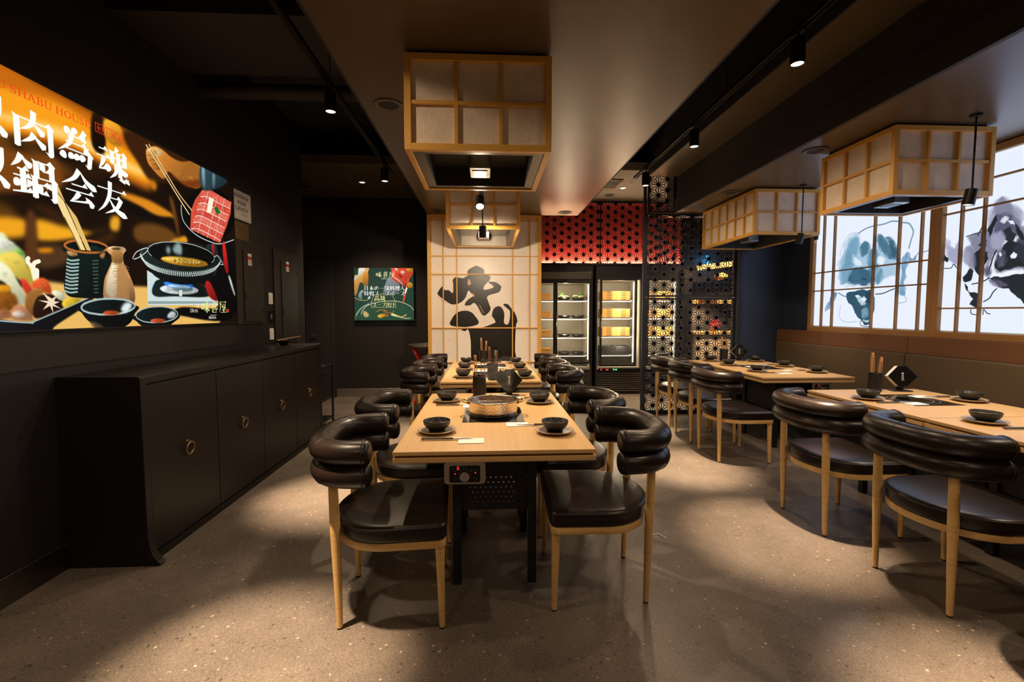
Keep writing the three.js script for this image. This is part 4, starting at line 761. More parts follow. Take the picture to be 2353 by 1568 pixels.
// back-lit windows with ink bulls, in the right-hand wall
function lightWindow(name, label, z0, z1, tex, zs, ys) {
  const w = z1 - z0, t = thing(name, label, 'shoji window', [4.0, 0, (z0 + z1) / 2], -Math.PI / 2);   // local x runs towards the room's far end
  const toX = (z) => z - (z0 + z1) / 2;
  mesh('light_box', span(-w / 2, w / 2, 1.19, 2.66, -0.055, -0.012), M.white, t);
  mesh('picture_sheet', printPlane(w, 1.44).translate(0, 1.94, -0.008), std({ color: 0x181818, emissive: 0xffffff, emissiveMap: tex, emissiveIntensity: 1.0, roughness: 0.85 }), t, 'glowing white sheet with an ink-painted bull');
  shojiGrid(t, M.windowPine, -w / 2 - 0.04, w / 2 + 0.04, 1.155, 2.685, 0.055, zs.map(toX), ys, 0.013, 0.045);
}
lightWindow('shoji_window', 'glowing shoji window with a blue-grey ink bull facing front', -5.47, -3.96, bullA, [-5.311, -5.143, -4.592, -4.304, -4.073], [1.852, 1.636]);
lightWindow('shoji_window', 'glowing shoji window with a black and violet ink bull', -3.88, -2.37, bullB, [-3.717, -3.54, -2.98, -2.7, -2.5], [2.44, 2.225, 1.414]);
struct('trim_5', [span(3.99, 4.06, 1.155, 2.69, -3.955, -3.885), span(3.99, 4.06, 1.155, 2.69, -2.32, -2.25), span(3.99, 4.06, 1.155, 2.69, -5.535, -5.512)], M.windowPine, 'pine mullions beside the glowing shoji windows');
struct('wall_right_near', span(4.0, 4.06, 1.155, 2.69, -2.25, 2.3), M.slate);
// ---------------------------------------------------------------- chairs
// tube of elliptical section along a curve, with rounded ends; uv in metres
function roll(curve, rv, rh, cap, n = 44, k = 18) {
  const pos = [], uv = [], idx = [], rows = [], L = curve.getLength(), T = new THREE.Vector3(), P = new THREE.Vector3(), S = new THREE.Vector3(), up = new THREE.Vector3(0, 1, 0);
  const ring = (t, out, scale) => rows.push([t, out, scale]);
  for (let i = 0; i <= 5; i++) { const a = (i / 5) * Math.PI / 2; ring(0, -cap * Math.cos(a), i ? 0.45 + 0.55 * Math.sin(a) : 0.02); }
  for (let i = 1; i < n; i++) ring(i / n, 0, 1);
  for (let i = 5; i >= 0; i--) { const a = (i / 5) * Math.PI / 2; ring(1, cap * Math.cos(a), i ? 0.45 + 0.55 * Math.sin(a) : 0.02); }
  rows.forEach(([t, out, sc]) => {
    curve.getPointAt(t, P); curve.getTangentAt(t, T); S.crossVectors(T, up).normalize(); P.addScaledVector(T, out);
    for (let j = 0; j <= k; j++) { const a = (j / k) * Math.PI * 2, c = Math.cos(a) * rh * sc, s = Math.sin(a) * rv * sc; pos.push(P.x + S.x * c, P.y + s, P.z + S.z * c); uv.push(t * L + out, (j / k) * 6.28 * rv); }
  });
  for (let i = 0; i < rows.length - 1; i++) for (let j = 0; j < k; j++) { const a = i * (k + 1) + j, b = a + k + 1; idx.push(a, b, a + 1, b, b + 1, a + 1); }
  const g = new THREE.BufferGeometry(); g.setAttribute('position', new THREE.Float32BufferAttribute(pos, 3)); g.setAttribute('uv', new THREE.Float32BufferAttribute(uv, 2)); g.setIndex(idx); g.computeVertexNormals();
  const nn = g.attributes.normal; for (let i = 0; i < rows.length; i++) { const a = i * (k + 1), b = a + k, x = nn.getX(a) + nn.getX(b), y = nn.getY(a) + nn.getY(b), z = nn.getZ(a) + nn.getZ(b), l = Math.hypot(x, y, z) || 1; nn.setXYZ(a, x / l, y / l, z / l); nn.setXYZ(b, x / l, y / l, z / l); }
  return g;
}
// stack of outlines: rows of [inset, height] over a closed plan outline (x, z)
function stacked(plan, rows, closeTop = true, closeBottom = true) {
  const n = plan.length, nor = plan.map((p, i) => { const a = plan[(i + n - 1) % n], b = plan[(i + 1) % n], l = Math.hypot(b[0] - a[0], b[1] - a[1]) || 1; return [(b[1] - a[1]) / l, -(b[0] - a[0]) / l]; });
  const cx = plan.reduce((s, p) => s + p[0], 0) / n, cz = plan.reduce((s, p) => s + p[1], 0) / n, pos = [], uv = [], idx = [];
  for (const [ins, y, k = 0] of rows) plan.forEach((p, i) => { let x = p[0] - nor[i][0] * ins, z = p[1] - nor[i][1] * ins; x += (cx - x) * k; z += (cz - z) * k; pos.push(x, y, z); uv.push(x, z + y * 0.7); });
  for (let r = 0; r < rows.length - 1; r++) for (let i = 0; i < n; i++) { const a = r * n + i, b = r * n + (i + 1) % n; idx.push(a, a + n, b, b, a + n, b + n); }
  const end = (r, flip) => { const c = pos.length / 3; pos.push(cx, rows[r][1], cz); uv.push(cx, cz); for (let i = 0; i < n; i++) { const a = r * n + i, b = r * n + (i + 1) % n; flip ? idx.push(a, b, c) : idx.push(b, a, c); } };
  if (closeBottom) end(0, true); if (closeTop) end(rows.length - 1, false);
  const g = new THREE.BufferGeometry(); g.setAttribute('position', new THREE.Float32BufferAttribute(pos, 3)); g.setAttribute('uv', new THREE.Float32BufferAttribute(uv, 2)); g.setIndex(idx); g.computeVertexNormals(); return g;
}
const seatPlan = (() => {                                         // D: straight front, round back
  const p = [], fx = 0.245, w = 0.285, r = 0.035;
  for (let k = 0; k <= 6; k++) { const a = (k / 6) * Math.PI / 2; p.push([fx - r + r * Math.sin(a + 0), -w + r - r * Math.cos(a)]); }
  const q = p.map(([x, z]) => [x, z]); const out = [];
  for (let k = 0; k <= 28; k++) { const a = (k / 28) * Math.PI; out.push([0.0 - 0.262 * Math.pow(Math.sin(a), 0.92), w * Math.cos(a) * (1 + 0.015 * Math.sin(a))]); }   // from +w round the back to -w
  const front = []; for (let k = 0; k <= 6; k++) front.push([q[k][0], q[k][1]]);
  const mirror = front.map(([x, z]) => [x, -z]).reverse();
  return [...out, ...front, ...mirror];
})();
function makeChair(label) {
  const t = thing('dining_chair', label, 'chair', [0, 0, 0], 0);
  const c = mesh('seat', stacked(seatPlan, [[0.03, 0.405], [0.006, 0.408], [0, 0.42], [-0.002, 0.45], [0.0, 0.464], [-0.003, 0.468], [0.0, 0.473], [0.008, 0.479], [0.02, 0.483], [0.02, 0.4855, 0.12], [0.02, 0.4875, 0.24], [0.02, 0.4892, 0.38], [0.02, 0.4905, 0.54], [0.02, 0.4914, 0.72], [0.02, 0.4918, 0.9]]), M.leather, t);
  { const pts = seatPlan.map(([x, z]) => [x * 1.004, 0.468, z * 1.004]); mesh('seam', tube(pts, 0.0028, 90, 5, true), M.seam, c); }
  mesh('seat_frame', (() => { const g = stacked(seatPlan, [[0.012, 0.372], [0.004, 0.374], [0.004, 0.404], [0.012, 0.406]]); return g; })(), M.ash, t);
  const foot = (leg, x, z) => mesh('foot_pad', cyl(0.0115, 0.0115, 0.008, x, 0.004, z, 12), M.rubber, leg);
  for (const s of [-1, 1]) { const l = mesh('leg', bar([0.222, 0.008, 0.252 * s], [0.215, 0.376, 0.25 * s], 0.0125, 0.021, 18), M.ash, t); foot(l, 0.222, 0.252 * s); }
  for (const s of [-1, 1]) {
    const a = [-0.222, 0.008, 0.202 * s], b = [-0.232, 0.44, 0.202 * s], d = [-0.238, 0.675, 0.2 * s];
    const l = mesh('leg', merge([bar(a, b, 0.013, 0.0215, 18), bar(b, d, 0.0215, 0.0195, 18)]), M.ash, t); foot(l, -0.222, 0.202 * s);
  }
  const U = (y, grow = 0) => { const p = []; for (let k = 0; k <= 16; k++) { const a = -Math.PI / 2 + (k / 16) * Math.PI, ca = Math.cos(a), sa = Math.sin(a), e = 2 / 2.7; p.push(new THREE.Vector3(-0.085 - (0.222 + grow) * Math.pow(Math.abs(ca), e), y, (0.264 + grow) * Math.sign(sa) * Math.pow(Math.abs(sa), e))); } return new THREE.CatmullRomCurve3(p, false, 'centripetal'); };
  for (const [y, grow] of [[0.796, 0.004], [0.698, 0]]) {
    const cu = U(y, grow), b = mesh('backrest_roll', roll(cu, 0.052, 0.054, 0.02), M.leather, t), seams = [];
    for (const s of [0.012, 0.24, 0.5, 0.76, 0.988]) { const P = cu.getPointAt(s), T = cu.getTangentAt(s); const g = new THREE.TorusGeometry(0.0525, s < 0.02 || s > 0.98 ? 0.0032 : 0.0016, 5, 28); g.scale(1.02, 0.99, 1); g.applyQuaternion(new THREE.Quaternion().setFromUnitVectors(new THREE.Vector3(0, 0, 1), T)); seams.push(g.translate(P.x, P.y, P.z)); }
    mesh('seam', seams, M.seam, b);
  }
  { const cu = U(0.645, -0.03), p = []; for (let k = 0; k <= 12; k++) { const v = cu.getPointAt(0.22 + 0.56 * (k / 12)); p.push([v.x + 0.0, v.y + 0.006, v.z]); } mesh('back_rail', tube(p, 0.012, 24, 8), M.ash, t, 'pale wooden rail under the leather rolls'); }
  return t;
}
const CHAIRS = [ // x, z, turn, label
  [-0.44, -2.19, 0.07, 'chair at the front table, left side, nearest the camera'],
  [-0.455, -2.95, 0.02, 'chair at the front table, left side, behind the nearest one'],
  [0.535, -2.29, Math.PI - 0.03, 'chair at the front table, right side, nearest the camera'],
  [0.53, -3.01, Math.PI + 0.05, 'chair at the front table, right side, behind the nearest one'],
  [-0.46, -4.42, 0.0, 'first of three chairs on the left of the long central table'],
  [-0.455, -5.08, 0.0, 'middle of three chairs on the left of the long central table'],
  [-0.45, -5.74, 0.0, 'chair of the long central table, left side, last by the ink panel'],
  [0.555, -4.385, Math.PI, 'first of three chairs on the right of the long central table'],
  [0.55, -5.04, Math.PI, 'middle of three chairs on the right of the long central table'],
  [0.545, -5.695, Math.PI, 'chair of the long central table, right side, last toward the fridges'],
  [2.35, -4.265, 0.0, 'nearest of three chairs at the far bench table'],
  [2.38, -4.92, 0.0, 'middle of three chairs at the far bench table'],
  [2.41, -5.575, 0.0, 'last of three chairs at the far bench table, against the lattice screen'],
  [2.315, -2.106, 0.0, 'largest chair, seen from behind at the near bench table'],
  [2.30, -2.867, 0.0, 'chair seen from behind at the near bench table, second from the camera'],
  [2.30, -1.34, 0.03, 'chair cut off by the picture edge at the near bench table'],
];
{ let c0; for (const [x, z, a, l] of CHAIRS) { const label = 'brown leather ' + l; if (!c0) { c0 = makeChair(label); c0.position.set(x, 0, z); c0.rotation.y = a; } else dup(c0, label, [x, 0, z], a); } }

// ---------------------------------------------------------------- tables
function perforated(w, h, cols, rows, pitch) {
  const holes = []; for (let j = 0; j < rows; j++) for (let i = 0; i < cols; i++) { const h2 = new THREE.Path(); h2.absarc((i - (cols - 1) / 2) * pitch + (j % 2 ? pitch / 2 : 0) - pitch / 4, -h / 2 + 0.04 + j * pitch * 0.97, 0.0042, 0, Math.PI * 2, true); holes.push(h2); }
  const s = new THREE.Shape([[-w / 2, -h / 2], [w / 2, -h / 2], [w / 2, h / 2], [-w / 2, h / 2]].map(([a, b]) => new THREE.Vector2(a, b))); s.holes = holes;
  return new THREE.ExtrudeGeometry(s, { depth: 0.002, bevelEnabled: false, curveSegments: 4 });
}
// local z runs along the table, +z towards the camera
function makeTable(label, x, z, w, len, cooks, opt = {}) {
  const t = thing('dining_table', label, 'table', [x, 0, z]);
  mesh('tabletop', box(w, 0.019, len, 0, 0.7405, 0, 0.003, 2), M.oak, t);
  mesh('spacer', box(w - 0.03, 0.009, len - 0.03, 0, 0.7265, 0, 0, 2), M.oakDark, t);
  mesh('lower_tray', [box(w, 0.006, len, 0, 0.7, 0, 0.0015, 2), ...[-1, 1].flatMap((s) => [box(0.014, 0.022, len, s * (w / 2 - 0.007), 0.71, 0, 0.0015, 2), box(w - 0.028, 0.022, 0.014, 0, 0.71, s * (len / 2 - 0.007), 0.0015, 0)])], M.oak, t);
  for (const cz of cooks) {
    const c = mesh('cooktop', box(0.36, 0.006, 0.42, 0, 0.7495, cz, 0.001), M.glassTop, t);
    for (const [r0, r1] of [[0.145, 0.152], [0.108, 0.118]]) mesh('ring_mark', new THREE.RingGeometry(r0, r1, 48).rotateX(-Math.PI / 2).translate(0, 0.7528, cz), M.ringPrint, c);
  }
  const front = len / 2;
  if (opt.control !== undefined) {
    const p = mesh('control_panel', plate(roundRect(0.19, 0.106, 0.016), 0.012, 0.002).translate(opt.control, 0.642, front - 0.03), M.steel, t);
    mesh('display', plate(roundRect(0.142, 0.078, 0.008), 0.003).translate(opt.control, 0.638, front - 0.0175), M.glassTop, p);
    mesh('dial_print', printPlane(0.136, 0.074).translate(opt.control, 0.638, front - 0.014), std({ map: controlTex, roughness: 0.25 }), p);
    mesh('knob', [cyl(0.022, 0.0225, 0.022, 0, 0, 0, 32).rotateX(Math.PI / 2).translate(opt.control, 0.632, front - 0.003)], M.chrome, p);
    mesh('screw', [-0.07, 0, 0.07].map((a) => new THREE.SphereGeometry(0.0045, 10, 8).scale(1, 1, 0.6).translate(opt.control + a, 0.688, front - 0.0175)), M.chrome, p);
    for (const [a, b] of [[-0.044, 0.64], [0.049, 0.643]]) mesh('indicator_light', new THREE.SphereGeometry(0.0034, 10, 8).translate(opt.control + a, b, front - 0.0142), M.redLed, p);
    mesh('digit', [[0, 0.007, 0.008, 0.0022], [0, 0, 0.008, 0.0022], [0, -0.007, 0.008, 0.0022], [-0.004, 0.0035, 0.0022, 0.007], [-0.004, -0.0035, 0.0022, 0.007], [0.004, -0.0035, 0.0022, 0.007]].map(([a, b, q, r]) => box(q, r, 0.001, opt.control - 0.03 + a, 0.667 + b, front - 0.0135)), M.redLed, p, 'red lit figure six');
    mesh('bracket', box(0.19, 0.006, 0.03, opt.control, 0.695, front - 0.03), M.blackMetal, t);
  }
  for (const base of opt.bases) {
    const [z0, z1] = base.map((q) => front - Math.abs(q)), a = Math.min(z0, z1), b = Math.max(z0, z1);
    for (const s of [-1, 1]) for (const q of [a, b]) mesh('leg', box(0.042, 0.697, 0.042, s * 0.19, 0.3485, q, 0.002), M.blackMetal, t);
    for (const q of [b]) mesh('perforated_panel', perforated(0.338, 0.3, 13, 6, 0.026).translate(0, 0.53, q - 0.001), M.blackMetal, t);
    for (const s of [-1, 1]) mesh('side_panel', box(0.004, 0.3, b - a - 0.042, s * 0.19, 0.53, (a + b) / 2), M.blackMetal, t);
  }
  return t;
}
makeTable('pale oak table at the front with a hammered pot on it', 0.035, -2.825, 0.93, 1.51, [0], { control: -0.14, bases: [[0.22, 0.77], [1.0, 1.3]] });
makeTable('long pale oak table set for six before the ink panel', 0.035, -5.03, 0.93, 1.74, [0.36, -0.36], { control: -0.14, bases: [[0.22, 0.77], [0.97, 1.52]] });
makeTable('long pale oak table set for six between lattice screen and bench', 3.12, -5.115, 0.92, 1.67, [0.0], { control: 0.14, bases: [[0.22, 0.77], [0.95, 1.45]] });
makeTable('pale oak bench table with a bare black cooktop', 3.06, -3.09, 0.92, 1.0, [-0.04], { bases: [[0.2, 0.72]] });
makeTable('pale oak bench table running out of the picture edge', 3.06, -1.86, 0.92, 1.44, [0.1], { bases: [[0.2, 0.72], [0.78, 1.26]] });

// ---------------------------------------------------------------- bench along the right-hand wall
{
  const t = thing('bench', 'brown upholstered bench running along the wall under the shoji windows', 'bench', [0, 0, 0]);
  mesh('base', span(3.52, 3.92, 0, 0.36, -6.02, 0.9), M.blackMetal, t);
  const zs = [-6.0, -4.075, -2.15, -0.3, 0.9];
  for (let i = 0; i < 4; i++) {
    mesh('seat_cushion', box(0.46, 0.1, zs[i + 1] - zs[i] - 0.006, 3.68, 0.41, (zs[i] + zs[i + 1]) / 2, 0.025), M.benchCloth, t);
    mesh('back_cushion', box(0.085, 0.545, zs[i + 1] - zs[i] - 0.006, 3.915, 0.727, (zs[i] + zs[i + 1]) / 2, 0.018), M.benchCloth, t);
  }
  const l = thing('wall_ledge', 'wooden ledge board along the wall above the bench cushions', 'ledge', [0, 0, 0]);
  for (let i = 0; i < 4; i++) mesh('board', span(3.90, 4.06, 1.0, 1.155, zs[i] + (i ? 0.002 : -0.015), zs[i + 1] - 0.002, 0.003, 2), M.ledge, l);
}
// ---------------------------------------------------------------- hoods over the tables: pine frames with paper panes round a steel canopy
function makeHood(label, cx, zFront, zBack, w, sideCells, bottom = 2.2) {
  const d = Math.abs(zBack - zFront), h = 0.475, t = thing('extractor_hood', label, 'hood', [cx, bottom, (zFront + zBack) / 2]), F = 0.034, pane = new Map();
  for (const s of [-1, 1]) for (const q of [-1, 1]) mesh('corner_post', box(F, h, F, s * (w / 2 - F / 2), h / 2, q * (d / 2 - F / 2), 0.002, 1), M.pine, t);
  for (const y of [F / 2, h - F / 2]) {
    for (const q of [-1, 1]) mesh('rail', box(w - 2 * F, F, F * 0.9, 0, y, q * (d / 2 - F * 0.45), 0.002, 0), M.pine, t);
    for (const s of [-1, 1]) mesh('rail', box(F * 0.9, F, d - 2 * F, s * (w / 2 - F * 0.45), y, 0, 0.002, 2), M.pine, t);
  }
  const B = 0.019, cells = 3;
  for (const q of [-1, 1]) {                                       // short faces: 3 x 2
    const cw = (w - 2 * F) / cells, ch = (h - 2 * F) / 2;
    for (let i = 1; i < cells; i++) mesh('upright_bar', box(B, h - 2 * F, 0.02, -w / 2 + F + i * cw, h / 2, q * (d / 2 - 0.014), 0.0015, 1), M.pine, t);
    mesh('cross_bar', box(w - 2 * F, B, 0.018, 0, h / 2, q * (d / 2 - 0.014), 0.0015, 0), M.pine, t);
    for (let i = 0; i < cells; i++) for (const j of [0, 1]) mesh('paper_pane', box(cw, ch, 0.004, -w / 2 + F + (i + 0.5) * cw, F + (j + 0.5) * ch, q * (d / 2 - 0.027)), M.washi, t);
  }
  for (const s of [-1, 1]) {                                       // long faces
    const cw = (d - 2 * F) / sideCells, ch = (h - 2 * F) / 2;
    for (let i = 1; i < sideCells; i++) mesh('upright_bar', box(0.02, h - 2 * F, B, s * (w / 2 - 0.014), h / 2, -d / 2 + F + i * cw, 0.0015, 1), M.pine, t);
    mesh('cross_bar', box(0.018, B, d - 2 * F, s * (w / 2 - 0.014), h / 2, 0, 0.0015, 2), M.pine, t);
    for (let i = 0; i < sideCells; i++) for (const j of [0, 1]) mesh('paper_pane', box(0.004, ch, cw, s * (w / 2 - 0.027), F + (j + 0.5) * ch, -d / 2 + F + (i + 0.5) * cw), M.washi, t);
  }
  const iw = w - 2 * F, id = d - 2 * F, L = 0.05;
  mesh('steel_lip', [box(iw, 0.008, L, 0, 0.012, id / 2 - L / 2), box(iw, 0.008, L, 0, 0.012, -id / 2 + L / 2), box(L, 0.008, id - 2 * L, iw / 2 - L / 2, 0.012, 0), box(L, 0.008, id - 2 * L, -iw / 2 + L / 2, 0.012, 0)], M.hoodSteel, t);
  const jw = iw - 2 * L, jd = id - 2 * L;
  mesh('canopy', [box(0.004, 0.12, jd, -jw / 2, 0.07, 0), box(0.004, 0.12, jd, jw / 2, 0.07, 0), box(jw, 0.12, 0.004, 0, 0.07, jd / 2), box(jw, 0.12, 0.004, 0, 0.07, -jd / 2), box(jw, 0.004, jd, 0, 0.13, 0)], sideCells > 3 && cx < 1 ? M.hoodSteel : M.canopy, t);
  mesh('channel', box(0.10, 0.03, jd - 0.01, 0, 0.113, 0, 0.004), M.steel, t);
  const lb = mesh('light_box', box(0.125, 0.075, 0.2, 0, 0.06, -jd * 0.12, 0.005), M.steel, t); mesh('lens', box(0.09, 0.004, 0.11, 0, 0.0215, -jd * 0.12), M.hoodSteel, lb);
  mesh('top_board', box(w - 0.01, 0.012, d - 0.01, 0, h - 0.007, 0), M.black, t);
  mesh('neck', box(w * 0.9, 0.49 - h, d * 0.9, 0, (0.49 + h) / 2, 0), M.black, t);
  return t;
}
makeHood('pine and paper extractor hood above the front table, seen from below', -0.04, -2.405, -3.18, 0.745, 3);
makeHood('long pine and paper extractor hood before the ink panel', -0.036, -4.6, -5.9, 0.728, 6);
makeHood('pine and paper extractor hood above the near bench table', 3.19, -3.12, -3.83, 0.74, 3);
makeHood('long pine and paper extractor hood above the far bench table', 3.165, -4.77, -5.95, 0.72, 6);

// ---------------------------------------------------------------- lamps
const TABLE = new THREE.Color(1.0, 0.79, 0.56);
function pendant(label, x, bottom, z, tilt, cd, to, spill = 0.12, spillTo = to) {               // tilt: [about x, about z]
  const t = thing('pendant_lamp', label, 'lamp', [x, 2.69, z]), H = 0.105, q = new THREE.Quaternion().setFromEuler(new THREE.Euler(tilt[0], 0, tilt[1]));
  mesh('ceiling_cap', cyl(0.035, 0.035, 0.012, 0, -0.006, 0, 24), M.blackMetal, t);
  mesh('rod', bar([0, -0.01, 0], [0, bottom - 2.69 + H, 0], 0.006, 0.006, 10), M.blackMetal, t);
  const place = (g) => g.applyQuaternion(q).translate(0, bottom - 2.69 + H, 0);
  const s = mesh('shade', place(lathe([[0, 0], [0.031, 0], [0.034, -0.004], [0.034, -H], [0.029, -H], [0.029, -H + 0.02], [0, -H + 0.02]], 28)), M.blackMetal, t);
  mesh('lens', place(cyl(0.028, 0.028, 0.004, 0, -H + 0.006, 0, 24)), M.lens, s);
  const d = new THREE.Vector3(0, -H - 0.01, 0).applyQuaternion(q);
  spot(TABLE, cd, 50, 0.8, [x + d.x, bottom + H + d.y, z + d.z], to, 1.3); spot(TABLE, cd * spill, 84, 0.5, [x + d.x, bottom + H + d.y, z + d.z], spillTo, 1.3);
}
pendant('black pendant spot with glaring lens hanging over the front table', -0.05, 2.125, -3.5, [-0.7, 0], CD.pendant, [0.03, 0.75, -2.75], 0.25);
pendant('black pendant spot hanging before the long hood, turned from us', -0.04, 2.09, -4.42, [0.3, 0], CD.pendant, [0.03, 0.75, -4.9], 0.9, [-0.03, 1.3, -6.3]);
pendant('black pendant spot hanging before the near bench hood', 3.25, 2.10, -2.98, [0.1, -0.12], CD.pendant * 0.75, [3.12, 0.75, -3.0], 0.06);
pendant('black pendant spot hanging before the far bench hood', 3.263, 2.093, -4.68, [0.2, -0.18], CD.pendant * 0.85, [3.1, 0.75, -5.05], 0.06);
pendant('black pendant spot over the bench table at the picture edge', 3.2, 2.10, -1.6, [0, 0], CD.pendant * 0.65, [3.1, 0.75, -1.9], 0.06);

function track(label, x, z0, z1, y) {
  const t = thing('lighting_track', label, 'lighting track', [x, y, (z0 + z1) / 2]), L = Math.abs(z1 - z0);
  mesh('rail', [box(0.036, 0.004, L, 0, 0.016, 0), box(0.005, 0.03, L, -0.0155, 0.002, 0), box(0.005, 0.03, L, 0.0155, 0.002, 0)], M.blackMetal, t);
  mesh('conductor', [box(0.003, 0.008, L - 0.02, -0.0115, 0.004, 0), box(0.003, 0.008, L - 0.02, 0.0115, 0.004, 0)], M.bronze, t);
  for (let k = -2; k <= 2; k++) mesh('hanger', cyl(0.004, 0.004, 3.62 - y - 0.018, 0, (3.62 - y + 0.018) / 2, (k * L) / 4.6, 8), M.blackMetal, t);
}
track('black lighting track running along the left side of the bulkhead', -1.11, 2.0, -5.6, 3.0);
track('black lighting track running along the recess on the right', 1.79, 2.0, -5.6, 3.0);
function trackSpot(label, x, z, cd, dx = 0, dz = 0) {
  const t = thing('track_spotlight', label, 'spotlight', [x, 2.985, z]);
  mesh('adapter', box(0.03, 0.022, 0.09, 0, 0, 0, 0.003), M.blackMetal, t); mesh('stem', cyl(0.008, 0.008, 0.03, 0, -0.024, 0, 10), M.blackMetal, t);
  const h = mesh('housing', lathe([[0, -0.034], [0.036, -0.034], [0.040, -0.04], [0.040, -0.178], [0.034, -0.178], [0.034, -0.163], [0, -0.163]], 28), M.blackMetal, t);
  mesh('lens', cyl(0.033, 0.033, 0.004, 0, -0.171, 0, 24), M.lens, h);
  beam(WARM, cd, 14, 0.03, [x, 2.985 - 0.19, z], [x + dx, 0, z + dz], 1.6);
}
trackSpot('lit black spotlight on the left track, alone against the black ceiling', -1.11, -3.45, CD.track);
trackSpot('lit black spotlight at the far end of the left track', -1.11, -5.2, CD.track * 0.6);
trackSpot('lit spotlight on the left track, above the near end of the cabinet', -1.11, -1.62, CD.track * 1.1, 0.2, -0.1);
trackSpot('largest lit spotlight on the right track, nearest in view', 1.79, -2.66, CD.track);
trackSpot('middle lit spotlight on the right track', 1.79, -3.99, CD.track);
trackSpot('lit spotlight on the right track, close to the lattice screen', 1.79, -5.22, CD.track * 0.7);
trackSpot('lit spotlight on the right track, overhead beside the camera', 1.79, -1.3, CD.track);
trackSpot('added unseen spotlight on the left track behind the camera, for ambient light', -1.11, 0.6, CD.track * 0.9);  // unseen lamp, added to raise the ambient light in the room
trackSpot('added unseen spotlight on the right track behind the camera, for ambient light', 1.79, 0.5, CD.track * 0.9);  // also added out of view, so its bounce brightens the hood fronts
function downlight(label, x, z, y, cd) {
  const t = thing('downlight', label, 'downlight', [x, y, z]);
  mesh('trim_ring', lathe([[0.036, -0.001], [0.052, -0.001], [0.052, -0.006], [0.04, -0.01], [0.036, -0.004]], 28), M.white, t); mesh('lens', cyl(0.036, 0.036, 0.003, 0, -0.003, 0, 24), M.lens, t);
  spot(WARM, cd, 50, 1, [x, y - 0.02, z], [x, 0, z], 1.6);
}
downlight('lit round downlight in the low ceiling behind, on the left', -1.74, -6.68, 3.2, CD.back * 2.2);
downlight('lit round downlight in the low ceiling before the fridges', 1.99, -6.78, 3.2, CD.back * 1.6);
downlight('lit round downlight glimpsed through the top of the lattice screen', 3.0, -6.75, 3.2, CD.back);
function grille(label, x, z, y = 2.69) {
  const t = thing('ceiling_speaker', label, 'speaker', [x, y, z]);
  mesh('ring', lathe([[0.062, -0.002], [0.086, -0.0005], [0.092, -0.004], [0.084, -0.009], [0.066, -0.007], [0.062, -0.002]], 36), std({ color: lin(0.10, 0.085, 0.065), roughness: 0.5 }), t);
  mesh('mesh_face', cyl(0.063, 0.063, 0.002, 0, -0.0015, 0, 32), M.black, t);
}
grille('round ceiling speaker left of the hood above the front table', -0.62, -3.04); grille('round ceiling speaker above the left edge of the ink panel', -0.63, -6.1);
grille('round ceiling speaker in the bulkhead end near the red wall', 1.03, -6.1); grille('round ceiling speaker left of the near bench hood', 2.66, -3.69);
grille('round ceiling speaker left of the far bench hood', 2.67, -5.0); grille('round ceiling speaker behind the lattice screen, in red glow', 2.66, -6.27);
grille('dark round speaker in the low ceiling before the fridges', 1.9, -7.2, 3.2); grille('dark round speaker in the low ceiling behind, left of the bulkhead', -1.2, -7.1, 3.2);
for (const [l, x, z] of [['brass sprinkler head beside the far downlight on the left', -1.86, -6.5], ['brass sprinkler head in the ceiling before the fridges', 2.02, -6.45]]) {
  const t = thing('sprinkler', l, 'sprinkler', [x, 3.2, z]); mesh('escutcheon', lathe([[0, -0.001], [0.03, -0.001], [0.026, -0.008], [0, -0.01]], 20), M.chrome, t); mesh('frame', [bar([-0.008, -0.008, 0], [0, -0.04, 0], 0.002), bar([0.008, -0.008, 0], [0, -0.04, 0], 0.002)], M.brass, t); mesh('deflector', cyl(0.015, 0.015, 0.002, 0, -0.041, 0, 16), M.brass, t);
}
{ const t = thing('hanging_nozzle', 'small black nozzle hanging before the left edge of the blue bull window', 'nozzle', [3.80, 2.69, -5.2]); mesh('drop_pipe', cyl(0.008, 0.008, 0.36, 0, -0.18, 0, 10), M.blackMetal, t); mesh('body', lathe([[0, -0.35], [0.022, -0.35], [0.024, -0.36], [0.024, -0.46], [0.018, -0.475], [0, -0.475]], 18), M.blackMetal, t); mesh('tip', [new THREE.TorusGeometry(0.013, 0.003, 6, 16).translate(0, -0.492, 0), cyl(0.006, 0.006, 0.012, 0, -0.48, 0, 10)], M.chrome, t); }
for (const [l, x, z, w, d] of [['square ceiling vent before the red wall', 1.62, -6.55, 0.5, 0.42], ['pale ceiling vent in the low ceiling at the far left', -2.75, -6.7, 0.5, 0.6]]) {
  const t = thing('ceiling_vent', l, 'vent', [x, 3.2, z]); mesh('frame', [box(w, 0.012, 0.03, 0, -0.006, d / 2 - 0.015), box(w, 0.012, 0.03, 0, -0.006, -d / 2 + 0.015), box(0.03, 0.012, d - 0.06, w / 2 - 0.015, -0.006, 0), box(0.03, 0.012, d - 0.06, -w / 2 + 0.015, -0.006, 0)], M.soffit, t);
  for (let k = 0; k < 5; k++) mesh('slat', box(w - 0.06, 0.002, 0.05, 0, -0.007, -d / 2 + 0.06 + ((d - 0.12) * k) / 4).rotateX(0.0), M.fascia, t);
}

